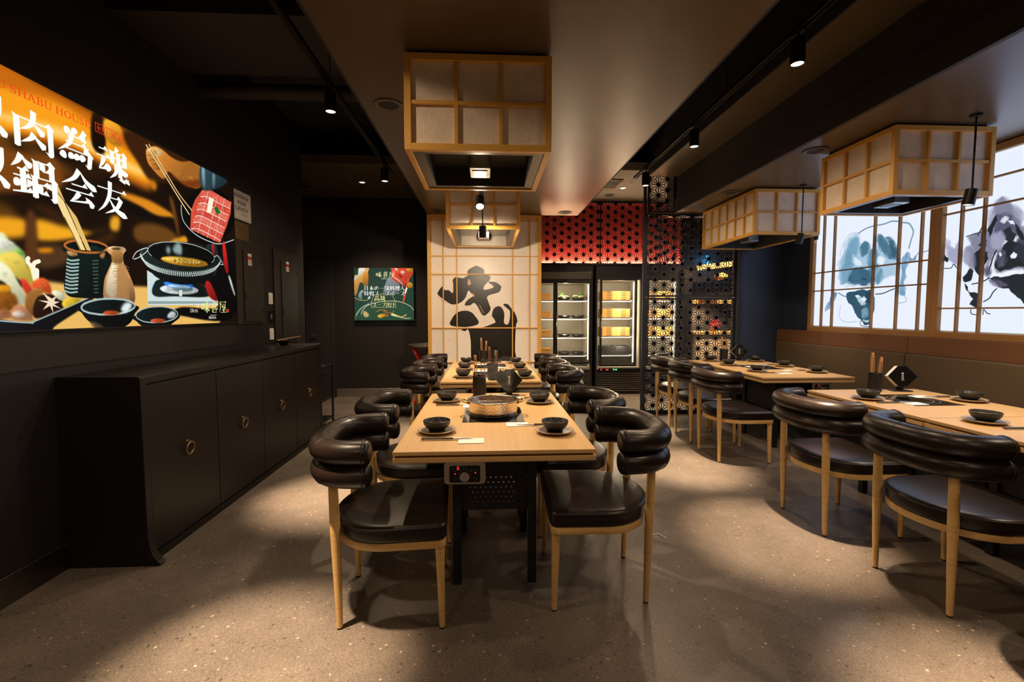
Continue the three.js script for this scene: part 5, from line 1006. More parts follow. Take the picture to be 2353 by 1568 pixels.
// ---------------------------------------------------------------- star-and-triangle lattice panels: one cut sheet each, w x h, facing z
function lattice(w, h, a = 0.14, thick = 0.008) {
  const gs = [], cs = a * Math.sqrt(3) / 2, cols = Math.ceil(w / cs) + 1, rows = Math.ceil(h / a) + 1, seen = new Set();
  const strip = (p, q, wd, w2 = wd) => {                           // a bar between two points, cut at the panel's edge, wider at its first end
    let t0 = 0, t1 = 1; const d = [q[0] - p[0], q[1] - p[1]];
    for (const [o, dd, lo, hi] of [[p[0], d[0], -w / 2, w / 2], [p[1], d[1], -h / 2, h / 2]]) { if (Math.abs(dd) < 1e-9) { if (o < lo || o > hi) return; continue; } let u = (lo - o) / dd, v = (hi - o) / dd; if (u > v) [u, v] = [v, u]; t0 = Math.max(t0, u); t1 = Math.min(t1, v); }
    if (t1 - t0 < 0.02) return;
    const A = [p[0] + d[0] * t0, p[1] + d[1] * t0], B = [p[0] + d[0] * t1, p[1] + d[1] * t1], L = Math.hypot(B[0] - A[0], B[1] - A[1]);
    const g = new THREE.BoxGeometry(L, 1, thick), P = g.attributes.position; for (let i = 0; i < P.count; i++) P.setY(i, P.getY(i) * (wd + (w2 - wd) * (P.getX(i) > 0 ? t1 : t0)));
    gs.push(g.rotateZ(Math.atan2(B[1] - A[1], B[0] - A[0])).translate((A[0] + B[0]) / 2, (A[1] + B[1]) / 2, 0));
  };
  const V = (i, j) => [-w / 2 + i * cs, -h / 2 + (j + (i & 1 ? 0.5 : 0)) * a], once = (p, q, wd, w2) => { const k = [p, q].map((r) => r.map((c) => Math.round(c * 1e4)).join()).sort().join('|'); if (!seen.has(k)) { seen.add(k); strip(p, q, wd, w2); } };
  for (let i = -1; i <= cols; i++) for (let j = -1; j <= rows; j++) {
    const p = V(i, j), up = V(i, j + 1), o = i & 1 ? 1 : 0, rt = V(i + 1, j + o), lt = V(i - 1, j + o);
    for (const tri of [[p, up, rt], [p, up, lt]]) { const c = [(tri[0][0] + tri[1][0] + tri[2][0]) / 3, (tri[0][1] + tri[1][1] + tri[2][1]) / 3]; for (let k = 0; k < 3; k++) { once(tri[k], tri[(k + 1) % 3], 0.0105); once(tri[k], c, 0.014, 0.0085); } }
    if (Math.abs(p[0]) < w / 2 && Math.abs(p[1]) < h / 2) gs.push(new THREE.CylinderGeometry(0.0175, 0.0175, thick, 12).rotateX(Math.PI / 2).translate(p[0], p[1], 0));
  }
  return merge(gs);
}
function latticeFrame(w, h, f, depth) { return [box(w, f, depth, 0, h / 2 - f / 2, 0), box(w, f, depth, 0, -h / 2 + f / 2, 0), box(f, h - 2 * f, depth, -w / 2 + f / 2, 0, 0), box(f, h - 2 * f, depth, w / 2 - f / 2, 0, 0)]; }
{
  const t = thing('lattice_screen', 'tall black star-pattern lattice screen standing behind the far bench table', 'screen', [2.715, 0, -6.08]);
  const W = 1.235, put = (x, y, w, h) => { mesh('lattice_sheet', lattice(w - 0.04, h - 0.04, 0.14, 0.005).translate(x, y + h / 2, 0), M.latticeMetal, t); mesh('panel_frame', latticeFrame(w, h, 0.026, 0.03).map((g) => g.translate(x, y + h / 2, 0)), M.latticeMetal, t); };
  put(0, 0.03, W, 1.545); put(0, 1.585, W, 1.1); put(-W / 2 + 0.205, 2.69, 0.37, 0.51);
  mesh('post', [span(-W / 2 - 0.03, -W / 2, 0, 3.2, -0.02, 0.02)], M.latticeMetal, t); mesh('foot_rail', span(-W / 2, W / 2, 0, 0.03, -0.02, 0.02), M.latticeMetal, t);
}
{
  const t = thing('backlit_screen', 'red back-lit wall panel with black star lattice above the fridges', 'wall panel', [2.08, 2.70, -7.62]);
  mesh('red_board', box(2.44, 1.0, 0.03, 0, -0.01, -0.095), M.red, t);
  for (const [x, w] of [[-0.72, 1.0], [0.29, 1.0], [1.01, 0.42]]) { mesh('lattice_sheet', lattice(w - 0.01, 1.0).translate(x, -0.01, 0), M.latticeBlack, t); }
  mesh('panel_frame', [box(2.44, 0.02, 0.05, 0, 0.49, 0), box(2.44, 0.02, 0.05, 0, -0.52, 0), box(0.012, 1.0, 0.03, -0.215, -0.01, 0), box(0.012, 1.0, 0.03, 0.795, -0.01, 0)], M.latticeBlack, t);
  mesh('ledge', [box(2.44, 0.006, 0.10, 0, -0.535, -0.03), box(2.44, 0.016, 0.006, 0, -0.526, 0.017)], M.latticeMetal, t);
  mesh('light_strip', box(2.40, 0.006, 0.02, 0, -0.529, -0.066), glow(new THREE.Color(1, 0.7, 0.4), 4), t);
}
areaLight(new THREE.Color(1, 0.66, 0.34), 560, 2.38, 0.016, [2.08, 2.18, -7.686], [2.08, 3.2, -7.686]);
// ---------------------------------------------------------------- left wall: food picture, notices, switch boxes
{
  const t = thing('light_box_picture', 'large glowing food picture with white characters on the dark left wall', 'picture', [-2.27, 1.91, -2.795], Math.PI / 2);
  mesh('case', box(2.996, 1.24, 0.02, 0, 0, 0.01), M.black, t);
  mesh('picture_sheet', printPlane(2.99, 1.235).translate(0, 0, 0.0215), phys({ color: 0x040404, emissive: 0xffffff, emissiveMap: posterTex, emissiveIntensity: 1.0, roughness: 0.9, specularIntensity: 0.2 }), t, 'back-lit printed sheet');
  mesh('edge_strip', [box(3.0, 0.008, 0.026, 0, 0.622, 0.013), box(3.0, 0.008, 0.026, 0, -0.622, 0.013), box(0.008, 1.236, 0.026, 1.498, 0, 0.013), box(0.008, 1.236, 0.026, -1.498, 0, 0.013)], M.black, t);
  struct('trim_6', span(-2.27, -2.262, 1.095, 1.275, -4.265, 0.6), M.wall, 'dark panel under the food picture');
}
{
  const t = thing('light_box_picture', 'small glowing green picture of a simmering pot on the back wall', 'picture', [-1.655, 1.67, -7.6]);
  mesh('case', box(0.95, 0.846, 0.046, 0, 0, 0.023), M.black, t); mesh('picture_sheet', printPlane(0.94, 0.838).translate(0, 0, 0.0475), std({ color: 0x040404, emissive: 0xffffff, emissiveMap: brothTex, emissiveIntensity: 0.95, roughness: 0.9 }), t);
}
const onLeft = (z, y) => [-2.268, y, z];
{
  const t = thing('capacity_sign', 'white room capacity sign beside the large food picture', 'sign', onLeft(-4.46, 2.36), Math.PI / 2);
  mesh('plate', plate(roundRect(0.335, 0.262, 0.012), 0.006, 0.001), M.white, t); mesh('lettering', printPlane(0.322, 0.25).translate(0, 0, 0.0065), std({ map: signTex, roughness: 0.5 }), t);
  mesh('screw', [[-0.15, 0.115], [0.15, 0.115], [-0.15, -0.115], [0.15, -0.115]].map(([a, b]) => new THREE.SphereGeometry(0.004, 8, 6).scale(1, 1, 0.5).translate(a, b, 0.007)), M.steel, t);
  const p = thing('metal_plaque', 'small brushed metal plaque under the room capacity sign', 'plaque', onLeft(-4.44, 2.125), Math.PI / 2);
  mesh('plate', plate(roundRect(0.27, 0.165, 0.008), 0.005, 0.001), M.bronze, p); mesh('engraved_line', [0.05, 0.03, 0.01].map((y, i) => box(0.16 - 0.03 * i, 0.006, 0.0006, 0, y, 0.0052)), M.soffit, p);
}
function switchBox(label, z0, z1, y0, y1, door0, arch) {
  const w = z0 - z1, h = y1 - y0, t = thing('electrical_cabinet', label, 'electrical cabinet', onLeft((z0 + z1) / 2, y0), Math.PI / 2);
  const x0 = -w / 2, dx = z0 - door0 - w / 2, sheet = std({ color: lin(0.030, 0.025, 0.020), roughness: 0.42, metalness: 0.2 });
  mesh('case', box(w, h, 0.012, 0, h / 2, 0.006, 0.002), sheet, t);
  const dh = h * (arch ? 0.84 : 0.86), d = mesh('door', box(w / 2 - dx - 0.045, dh, 0.01, (dx + w / 2 - 0.045) / 2, h * 0.46, 0.0175, 0.002), sheet, t);
  mesh('latch', box(0.014, 0.07, 0.008, dx + 0.014, h * 0.34, 0.025, 0.002), M.black, d); mesh('hinge', [0.16, 0.78].map((k) => box(0.008, 0.05, 0.006, w / 2 - 0.042, h * k, 0.022)), M.black, t);
  const s = mesh('sticker', printPlane(0.07, 0.11).translate(dx + (arch ? 0.15 : 0.11), h * (arch ? 0.83 : 0.78), 0.0232), std({ map: stickerTex, roughness: 0.6 }), d, 'white and red warning sticker'); s.userData.label = 'white and red warning sticker';
}
switchBox('flat brown electrical cabinet right behind the food picture', -4.31, -4.82, 1.27, 2.05, -4.43, false);
switchBox('tall brown electrical cabinet near the corner of the left wall', -5.06, -5.66, 1.03, 2.07, -5.22, true);
for (const [l, y, dark] of [['white wall switch, upper of two between the electrical cabinets', 1.525, 0], ['black wall control between two white switches', 1.335, 1], ['white wall switch just above the cabinet top', 1.153, 0]]) {
  const t = thing('wall_switch', l, 'switch', onLeft(-4.978, y), Math.PI / 2); mesh('cover_plate', plate(roundRect(0.086, 0.12, 0.008), 0.008, 0.002), dark ? M.glassTop : M.white, t); mesh('rocker', box(0.03, 0.06, 0.006, 0, 0, 0.009, 0.002), dark ? M.chrome : M.white, t);
}
// ---------------------------------------------------------------- sideboard
{
  const z0 = -2.53, z1 = -5.2, t = thing('sideboard', 'long black lacquered sideboard with ring handles along the left wall', 'cabinet', [-2.27, 0, (z0 + z1) / 2]), L = z0 - z1, D = 0.43;
  const prof = [[0, 0], [0.0, 1.0], [D, 1.0], [D, 0.17], [D + 0.004, 0.12], [D + 0.017, 0.07], [D + 0.045, 0.025], [D + 0.062, 0.012], [D + 0.05, 0.0]];
  for (const q of [L / 2 - 0.045, -L / 2]) mesh('side_panel', plate(prof, 0.045, 0.003).translate(0, 0, q), M.lacquer, t);
  mesh('top', plate([[0, 0], [D, 0], [D, 0.030], [D - 0.004, 0.037], [D - 0.012, 0.04], [0, 0.04]], L, 0.002).translate(0, 0.998, -L / 2), M.lacquer, t);
  mesh('carcass', span(0, D - 0.03, 0, 0.996, -L / 2 + 0.045, L / 2 - 0.045), M.lacquer, t); mesh('apron', span(D - 0.03, D - 0.004, 0, 0.045, -L / 2 + 0.045, L / 2 - 0.045), M.lacquer, t);
  const w = (L - 0.09) / 4;
  for (let k = 0; k < 4; k++) {
    const zc = L / 2 - 0.045 - (k + 0.5) * w, d = mesh('door', box(0.022, 0.93, w - 0.006, D - 0.014, 0.52, zc, 0.002), M.lacquer, t);
    const hz = zc - (k % 2 ? -1 : 1) * 0.0, ring = mesh('ring_handle', new THREE.TorusGeometry(0.037, 0.0052, 10, 32).rotateY(Math.PI / 2).rotateZ(-0.1).translate(D + 0.013, 0.548, hz), M.bronze, d); ring.userData.label = 'bronze ring handle';
    mesh('handle_mount', [cyl(0.012, 0.014, 0.008, 0, 0, 0, 14).rotateZ(-Math.PI / 2).translate(D, 0.588, hz), box(0.016, 0.012, 0.01, D + 0.008, 0.586, hz, 0.002)], M.bronze, d);
  }
}
{
  const b = tag(mesh('bowl', lathe([[0, 0], [0.035, 0], [0.038, 0.012], [0.075, 0.035], [0.088, 0.052], [0.082, 0.052], [0.06, 0.03], [0, 0.018]], 36).translate(-2.12, 1.04, -4.93), M.stoneware), 'dark bowl holding a wooden stick at the far end of the sideboard', 'bowl');
  const s = tag(mesh('wooden_spoon', [bar([-2.13, 1.10, -4.93], [-1.99, 1.125, -5.03], 0.006, 0.004), new THREE.SphereGeometry(0.014, 12, 8).scale(1.4, 0.5, 1).translate(-2.14, 1.098, -4.92)], M.tong), 'pale wooden spoon lying across the bowl on the sideboard', 'spoon');
}
{ // rack
  const t = thing('metal_rack', 'black metal rack with shelves standing past the sideboard end', 'rack', [-2.07, 0, -5.58]), w = 0.3, d = 0.42;
  for (const a of [-1, 1]) for (const b of [-1, 1]) mesh('post', box(0.022, 0.75, 0.022, a * w / 2, 0.375, b * d / 2, 0.002), M.blackMetal, t);
  for (const y of [0.74, 0.6, 0.34, 0.09]) mesh('shelf', [box(w, 0.016, 0.016, 0, y, d / 2), box(w, 0.016, 0.016, 0, y, -d / 2), box(0.016, 0.016, d, w / 2, y, 0), box(0.016, 0.016, d, -w / 2, y, 0), box(w, 0.006, d, 0, y - 0.006, 0)], M.blackMetal, t);
}
{ // tray stand by the ink panel
  const t = thing('tray_stand', 'red folding stand carrying a round tray beside the ink panel', 'stand', [-0.9, 0, -7.0]);
  mesh('leg', [bar([-0.2, 0.0, -0.13], [0.2, 0.84, -0.13], 0.022), bar([-0.2, 0.0, 0.13], [0.2, 0.84, 0.13], 0.022), bar([0.2, 0.84, -0.13], [0.2, 0.84, 0.13], 0.016), bar([-0.2, 0.02, -0.13], [-0.2, 0.02, 0.13], 0.016)], M.red, t);
  mesh('leg', [bar([0.2, 0.0, -0.1], [-0.2, 0.84, -0.1], 0.022), bar([0.2, 0.0, 0.1], [-0.2, 0.84, 0.1], 0.022), bar([-0.2, 0.84, -0.1], [-0.2, 0.84, 0.1], 0.016), bar([0.2, 0.02, -0.1], [0.2, 0.02, 0.1], 0.016)], M.red, t);
  tag(mesh('serving_tray', lathe([[0, 0.862], [0.26, 0.864], [0.285, 0.885], [0.292, 0.9], [0.286, 0.902], [0.27, 0.88], [0, 0.874]], 48).translate(-0.9, 0, -7.0), M.steel), 'round steel tray lying on the red folding stand', 'tray');
}
// ---------------------------------------------------------------- glass fridges and their contents
function trayProto(name, label, mat, w, h, d) {
  const t = thing(name, label, 'tray', [0, 0, 0]);
  mesh('rim', [box(w, h, 0.012, 0, h / 2, d / 2 - 0.006, 0.002, 0), box(w, h, 0.012, 0, h / 2, -d / 2 + 0.006, 0.002, 0), box(0.012, h, d - 0.024, w / 2 - 0.006, h / 2, 0, 0.002, 2), box(0.012, h, d - 0.024, -w / 2 + 0.006, h / 2, 0, 0.002, 2)], mat, t);
  mesh('floor_board', box(w - 0.02, 0.006, d - 0.02, 0, 0.006, 0, 0, 0), mat, t); mesh('grip_slot', box(w * 0.36, h * 0.36, 0.004, 0.0, h * 0.52, d / 2 - 0.0005, 0), M.slot, t);
  return t;
}
function fridge(label, x0, x1, gx0, gx1, gy0, gy1, opt) {
  const z = -7.6, back = -8.3, t = thing('glass_fridge', label, 'fridge', [(x0 + x1) / 2, 0, z]), c = (x0 + x1) / 2, S = (a, b, y0, y1, q0, q1, r = 0) => span(a - c, b - c, y0, y1, q0, q1, r), D = back - z;
  mesh('body', [S(x0, x1, 0.02, 0.42, D, -0.02), S(x0, x1, gy1 + 0.03, 2.16, D, -0.012), S(x0, x0 + 0.03, 0.42, gy1 + 0.03, D, -0.02), S(x1 - 0.03, x1, 0.42, gy1 + 0.03, D, -0.02)], M.blackMetal, t);
  mesh('liner', [S(x0 + 0.03, x1 - 0.03, 0.42, gy1 + 0.03, D, D + 0.02), S(x0 + 0.03, x0 + 0.045, 0.42, gy1 + 0.03, D + 0.02, -0.05), S(x1 - 0.045, x1 - 0.03, 0.42, gy1 + 0.03, D + 0.02, -0.05), S(x0 + 0.045, x1 - 0.045, 0.42, 0.46, D + 0.02, -0.05), S(x0 + 0.045, x1 - 0.045, gy1 + 0.01, gy1 + 0.03, D + 0.02, -0.05)], M.fridgeIn, t);
  const doors = opt.split ? [[gx0, opt.split[0]], [opt.split[1], gx1]] : [[gx0, gx1]], f = 0.035;
  doors.forEach(([a, b], i) => {
    const d = mesh('door', [S(a - f, a, gy0 - f, gy1 + f, -0.02, 0.012, 0.002), S(b, b + f, gy0 - f, gy1 + f, -0.02, 0.012, 0.002), S(a, b, gy1, gy1 + f, -0.02, 0.012, 0.002), S(a, b, gy0 - f, gy0, -0.02, 0.012, 0.002)], M.blackMetal, t);
    mesh('pane', S(a, b, gy0, gy1, -0.006, -0.002), M.pane, d); if (!opt.split || i) mesh('handle', S(a - 0.022, a - 0.012, 0.95, 1.35, 0.012, 0.03, 0.003), M.steel, d);
  });
  for (const y of opt.shelves) { const s = mesh('shelf', S(gx0 + 0.01, gx1 - 0.01, y - 0.022, y - 0.004, -0.62, -0.1), M.steel, t); if (opt.shelfLight) mesh('shelf_light', S(gx0 + 0.03, gx1 - 0.03, y - 0.032, y - 0.023, -0.125, -0.11), M.led, s); }
  mesh('light_strip', [S(gx1 - 0.012, gx1, gy0 + 0.03, gy1 - 0.02, -0.06, -0.045), S(gx0, gx0 + 0.012, gy0 + 0.03, gy1 - 0.02, -0.06, -0.045)], M.led, t);
  if (opt.header) mesh('header_panel', S(x0 + 0.01, x1 - 0.03, 1.93, 2.045, -0.012, -0.004, 0.002), M.hoodSteel, t);
  for (let k = 0; k < 9; k++) mesh('slat', S(x0 + 0.03, x1 - 0.03, 0.055 + k * 0.036, 0.066 + k * 0.036, -0.02, -0.004, 0.002), M.hoodSteel, t);
  if (opt.readout) { const p = mesh('control_strip', S(x0 + 0.06, x1 - 0.03, 0.388, 0.44, -0.02, -0.006), M.glassTop, t); mesh('indicator_light', [S(1.895, 1.915, 0.408, 0.432, -0.006, -0.003), S(1.985, 2.03, 0.408, 0.428, -0.006, -0.003)], M.redLed, p); mesh('indicator_light', [S(2.11, 2.128, 0.408, 0.432, -0.006, -0.003), S(2.145, 2.175, 0.408, 0.428, -0.006, -0.003)], M.greenLed, p); }
  mesh('kick_plate', S(x0 + 0.02, x1 - 0.02, 0.0, 0.045, -0.6, -0.03), M.black, t);
  for (const y of [1.82, 1.50, 1.19, 0.87]) point(new THREE.Color(1, 0.84, 0.56), CD.fridge, [(gx0 + gx1) / 2 + 0.06, y, z - 0.05], 2);
  return t;
}
const F1S = [1.589, 1.287, 0.97, 0.666], F2S = [1.59, 1.295, 0.982, 0.669];
fridge('wide lit display fridge with two sliding glass doors', 0.76, 1.755, 0.80, 1.692, 0.555, 1.86, { split: [1.093, 1.16], shelves: F1S, header: true, shelfLight: true });
fridge('slim lit fridge with one glass door and red readout', 1.805, 2.6, 1.907, 2.46, 0.51, 1.908, { shelves: F2S, readout: true, shelfLight: true });
fridge('lit glass fridge seen only through the lattice screen', 2.62, 3.24, 2.70, 3.16, 0.51, 1.908, { shelves: F2S, shelfLight: true });
{
  const H = 0.030, proto = trayProto('bamboo_tray', 'bottom', M.bamboo, 0.235, H - 0.001, 0.30); let used = false;
  const put = (label, x, y, z, group) => { if (!used) { used = true; proto.position.set(x, y, z); proto.userData.label = label; if (group) proto.userData.group = group; } else dup(proto, label, [x, y, z], 0, group); };
  const ORD = ['bottom', 'second', 'third', 'fourth', 'top'], SH = ['top', 'second', 'third'];
  [0, 1, 2].forEach((s) => [['left', 2.062], ['right', 2.30]].forEach(([side, x]) => ORD.forEach((o, k) => put(`${o} bamboo tray of the ${side} stack on the slim fridge's ${SH[s]} shelf`, x, F2S[s] - 0.003 + k * H, -7.86, 'bamboo trays in the slim fridge'))));
  [0, 1, 2].forEach((s) => [['left', 2.81], ['right', 3.05]].forEach(([side, x]) => ORD.forEach((o, k) => put(`${o} bamboo tray, ${side} stack, ${SH[s]} shelf of the fridge behind the lattice`, x, F2S[s] - 0.003 + k * H, -7.86, 'bamboo trays behind the lattice'))));
  const dk = trayProto('dark_tray', 'bottom', M.darkTray, 0.235, H - 0.003, 0.30); let du = false;
  [['left', 2.062], ['right', 2.30]].forEach(([side, x]) => ORD.forEach((o, k) => { const l = `${o} dark tray of the ${side} stack low in the slim fridge`, p = [x, F2S[3] - 0.003 + k * (H - 0.002), -7.86]; if (!du) { du = true; dk.position.set(...p); tag(dk, l, 'tray', 'dark trays in the slim fridge'); } else dup(dk, l, p, 0, 'dark trays in the slim fridge'); }));
  const bx = (name, label, x, y, w, h) => { const t = thing(name, label, 'box', [x, y, -7.84]); mesh('case', box(w, h * 0.72, 0.3, 0, h * 0.36, 0, 0.004, 0), M.bamboo, t); mesh('lid', box(w + 0.006, h * 0.27, 0.306, 0, h * 0.865, 0, 0.004, 0), M.bamboo, t); };
  F1S.forEach((y, k) => bx('bamboo_box', `lidded bamboo box behind the left fridge door, ${['top', 'second', 'third', 'lowest'][k]} shelf`, 0.945, y - 0.003, 0.25, 0.115));
  const dish = (label, x, y, food, k) => {
    const t = thing('serving_dish', label, 'dish', [x, y, -7.82]); mesh('plate', lathe([[0, 0], [0.09, 0], [0.11, 0.02], [0.135, 0.045], [0.128, 0.046], [0.1, 0.02], [0, 0.012]], 32).scale(0.88, 1, 0.9), M.darkTray, t);
    if (food) { const gs = []; for (let i = 0; i < 16; i++) gs.push(new THREE.IcosahedronGeometry(rr(0.02, 0.035), 1).scale(1, rr(0.5, 0.8), 1).translate(rr(-0.08, 0.08), 0.045 + rr(0, 0.03), rr(-0.06, 0.06))); const f = mesh('vegetables', gs, M.cabbage, t); f.userData.kind = 'stuff'; const lv = []; for (let i = 0; i < 12; i++) lv.push(new THREE.SphereGeometry(0.02, 8, 6).scale(1.3, 0.25, 0.8).rotateZ(rr(-1, 1)).rotateY(rr(0, 6)).translate(k * 0.03 + rr(-0.05, 0.05), 0.09 + rr(0, 0.03), rr(-0.04, 0.04))); const g = mesh('herb_leaves', lv, M.green, t); g.userData.kind = 'stuff'; }
  };
  dish('dark dish of pale vegetables, left on the wide fridge top shelf', 1.30, F1S[0] - 0.003, 1, -1); dish('dark dish of vegetables with green herbs, right on the top shelf', 1.55, F1S[0] - 0.003, 1, 1);
  ['second', 'third', 'lowest'].forEach((n, i) => { dish(`empty dark dish, left on the wide fridge ${n} shelf`, 1.31, F1S[i + 1] - 0.003, 0, 0); dish(`empty dark dish, right on the wide fridge ${n} shelf`, 1.55, F1S[i + 1] - 0.003, 0, 0); });
}
// ---------------------------------------------------------------- kitchen pass behind the lattice
{
  const cream = std({ color: lin(0.62, 0.52, 0.38), roughness: 0.6 });
  const t = thing('service_counter', 'lit cream service counter glimpsed through the lattice screen', 'counter', [4.02, 0, -7.75]);
  mesh('front', box(1.1, 1.0, 0.5, 0, 0.5, 0, 0.006), cream, t); mesh('worktop', box(1.16, 0.045, 0.56, 0, 1.03, 0, 0.006), M.ash, t);
  const s = thing('wall_shelf', 'wooden shelf on the kitchen wall above the cream counter', 'shelf', [3.95, 1.58, -8.2]); mesh('board', box(1.0, 0.09, 0.28, 0, 0, 0, 0.006), M.ash, s); for (const q of [-0.4, 0.4]) mesh('bracket', box(0.03, 0.12, 0.24, q, -0.1, 0), M.blackMetal, s);
  const b = thing('wooden_beam', 'slanting wooden beam high behind the lattice screen', 'beam', [3.9, 2.17, -7.7]); mesh('timber', box(0.75, 0.09, 0.1, 0, 0, 0, 0.006).rotateZ(0.12), M.ash, b);
  mesh('bracket', box(0.06, 1.1, 0.06, 0.4, -0.55, 0, 0.004), M.ash, b);
  tag(mesh('paper_lantern', lathe([[0.0, -0.06], [0.05, -0.06], [0.1, -0.03], [0.11, 0], [0.1, 0.03], [0.05, 0.06], [0, 0.06]], 28).translate(3.92, 1.98, -7.6), M.bamboo), 'small pale lantern hanging under the wooden beam', 'lantern');
  const n = tag(mesh('neon_sign', [tube([[4.03, 2.42, -8.34], [4.06, 2.34, -8.32], [4.02, 2.27, -8.32], [4.05, 2.2, -8.34]], 0.018, 20, 8)], glow(new THREE.Color(0.05, 0.45, 1), 3)), 'blue neon squiggle glowing behind the lattice screen', 'neon sign');
  const lb = tag(mesh('menu_light', box(0.2, 0.13, 0.03, 3.42, 1.53, -8.33, 0.004), glow(new THREE.Color(1, 0.78, 0.5), 0.9)), 'small warm lit box on the kitchen wall', 'lit box');
  point(new THREE.Color(0.05, 0.45, 1), 0.5, [4.04, 2.3, -8.24], 1); point(new THREE.Color(1, 0.78, 0.5), 0.25, [3.42, 1.53, -8.27], 2);
  const f = thing('potted_flower', 'red flower in an orange pot on the cream counter', 'flower', [3.83, 1.0525, -7.62]);
  mesh('pot', lathe([[0, 0], [0.04, 0], [0.055, 0.07], [0.05, 0.07], [0.04, 0.02], [0, 0.02]], 24), std({ color: lin(0.6, 0.2, 0.03), roughness: 0.6 }), f); mesh('stem', bar([0, 0.02, 0], [0, 0.12, 0], 0.006), M.green, f);
  for (let k = 0; k < 8; k++) mesh('petal', new THREE.SphereGeometry(0.05, 10, 8).scale(0.35, 1, 0.12).translate(0, 0.055, 0).rotateX(0.35).rotateZ((k * Math.PI) / 4).translate(0, 0.14, 0.02), M.red, f);
  spot(WARMER, CD.kitchen * 6, 60, 0.8, [3.9, 2.6, -6.9], [3.9, 0.8, -7.6], 2);
  spot(WARMER, CD.kitchen * 2, 60, 0.8, [3.9, 1.5, -7.95], [3.9, 1.1, -8.2], 2);
  const c1 = thing('shelf_cabinet', 'dark cabinet standing between fridge and cream counter', 'cabinet', [3.33, 0, -7.9]); mesh('case', box(0.16, 2.1, 0.7, 0, 1.05, 0, 0.004), M.blackMetal, c1); mesh('door', box(0.14, 1.9, 0.016, 0, 1.05, 0.36, 0.004), M.lacquer, c1);
}
// ---------------------------------------------------------------- place settings
function wobble(geo, amp, k = 3) { const p = geo.attributes.position; for (let i = 0; i < p.count; i++) { const x = p.getX(i), z = p.getZ(i), a = Math.atan2(z, x), f = 1 + amp * (Math.sin(a * k + 1) + 0.5 * Math.sin(a * 2 + 2.2)), y = p.getY(i); p.setXYZ(i, x * f, y * (1 + 0.5 * amp * Math.sin(a * 2) * (y > 0.03 ? 1 : 0)), z * f); } geo.computeVertexNormals(); return geo; }
const bowlGeo = wobble(lathe([[0, 0.004], [0.034, 0.004], [0.036, 0], [0.041, 0], [0.043, 0.006], [0.058, 0.016], [0.068, 0.032], [0.071, 0.049], [0.0695, 0.052], [0.066, 0.050], [0.062, 0.034], [0.05, 0.018], [0, 0.013]], 44), 0.012);
const saucerGeo = wobble(lathe([[0, 0.003], [0.045, 0.003], [0.047, 0], [0.056, 0], [0.06, 0.004], [0.088, 0.010], [0.101, 0.018], [0.099, 0.0205], [0.09, 0.017], [0.083, 0.0125], [0.0, 0.0105]], 44), 0.008, 2);
const wellGeo = lathe([[0.0, 0.0112], [0.078, 0.0132], [0.083, 0.0142]], 40);
const stickA = new THREE.CylinderGeometry(0.0036, 0.0042, 0.145, 8).rotateZ(Math.PI / 2).translate(-0.0475, 0.0042, 0), stickB = new THREE.CylinderGeometry(0.0015, 0.0036, 0.095, 8).rotateZ(-Math.PI / 2).translate(0.0725, 0.0042, 0), stickC = new THREE.CylinderGeometry(0.0043, 0.0043, 0.012, 8).rotateZ(Math.PI / 2).translate(-0.124, 0.0043, 0);
const chopDark = std({ color: lin(0.028, 0.028, 0.024), roughness: 0.4 }), napkinPrint = std({ map: napkinTex, roughness: 0.85 });
const B0 = {};
function setting(where, x, z, dir, y = 0.7505, opt = {}) {            // dir: +1 when the guest faces +x
  const make = (name, label, cat, pos, turn, build) => { if (!B0[name]) { B0[name] = thing(name, label, cat, pos, turn); build(B0[name]); } else dup(B0[name], label, pos, turn); };
  const group = undefined, turn = dir > 0 ? 0 : Math.PI;
  make('saucer', 'stoneware saucer under the bowl at ' + where, 'saucer', [x, y, z], rr(-0.4, 0.4), (t) => { mesh('dish', saucerGeo, M.saucer, t); mesh('glazed_well', wellGeo, M.saucerWell, t, 'dark glazed well'); });
  make('bowl', 'dark stoneware bowl at ' + where, 'bowl', [x, y + 0.0145, z], rr(0, 6), (t) => { mesh('body', bowlGeo, M.stoneware, t); });
  const cz = z + dir * 0.15 * (opt.k ?? 1), cx = x + dir * 0.07;
  if (!opt.bare) {
    make('napkin', 'white paper napkin under the chopsticks at ' + where, 'napkin', [cx + dir * 0.115, y, cz + dir * 0.03], rr(-0.05, 0.05) + turn * 0, (t) => { mesh('sheet', box(0.125, 0.003, 0.088, 0, 0.0015, 0, 0.001), M.napkin, t); mesh('print', printPlane(0.122, 0.085).rotateX(-Math.PI / 2).translate(0, 0.0032, 0), napkinPrint, t); });
    make('chopsticks', 'pair of dark chopsticks at ' + where, 'chopsticks', [cx, y + 0.0035, cz], turn + rr(-0.04, 0.04), (t) => { for (const s of [-1, 1]) { const c = mesh('chopstick', merge([stickA.clone().translate(0, 0, s * 0.0046), stickC.clone().translate(0, 0, s * 0.0046)]), chopDark, t); mesh('tip', stickB.clone().translate(0, 0, s * 0.0046), M.steel, c, 'steel tip'); } });
  }
}
setting('the front table, near left seat', -0.265, -2.41, 1); setting('the front table, near right seat', 0.352, -2.37, -1);
setting('the front table, far left seat', -0.285, -3.25, 1); setting('the front table, far right seat', 0.362, -3.17, -1);
setting('the long central table, nearest left seat', -0.235, -4.47, 1); setting('the long central table, middle left seat', -0.25, -5.1, 1); setting('the long central table, last left seat', -0.26, -5.72, 1);
setting('the long central table, nearest right seat', 0.36, -4.40, -1); setting('the long central table, middle right seat', 0.355, -5.05, -1); setting('the long central table, last right seat', 0.35, -5.68, -1);
setting('the far bench table, nearest chair', 2.87, -4.74, 1); setting('the far bench table, middle chair', 2.875, -5.33, 1); setting('the far bench table, last chair', 2.89, -5.82, 1);
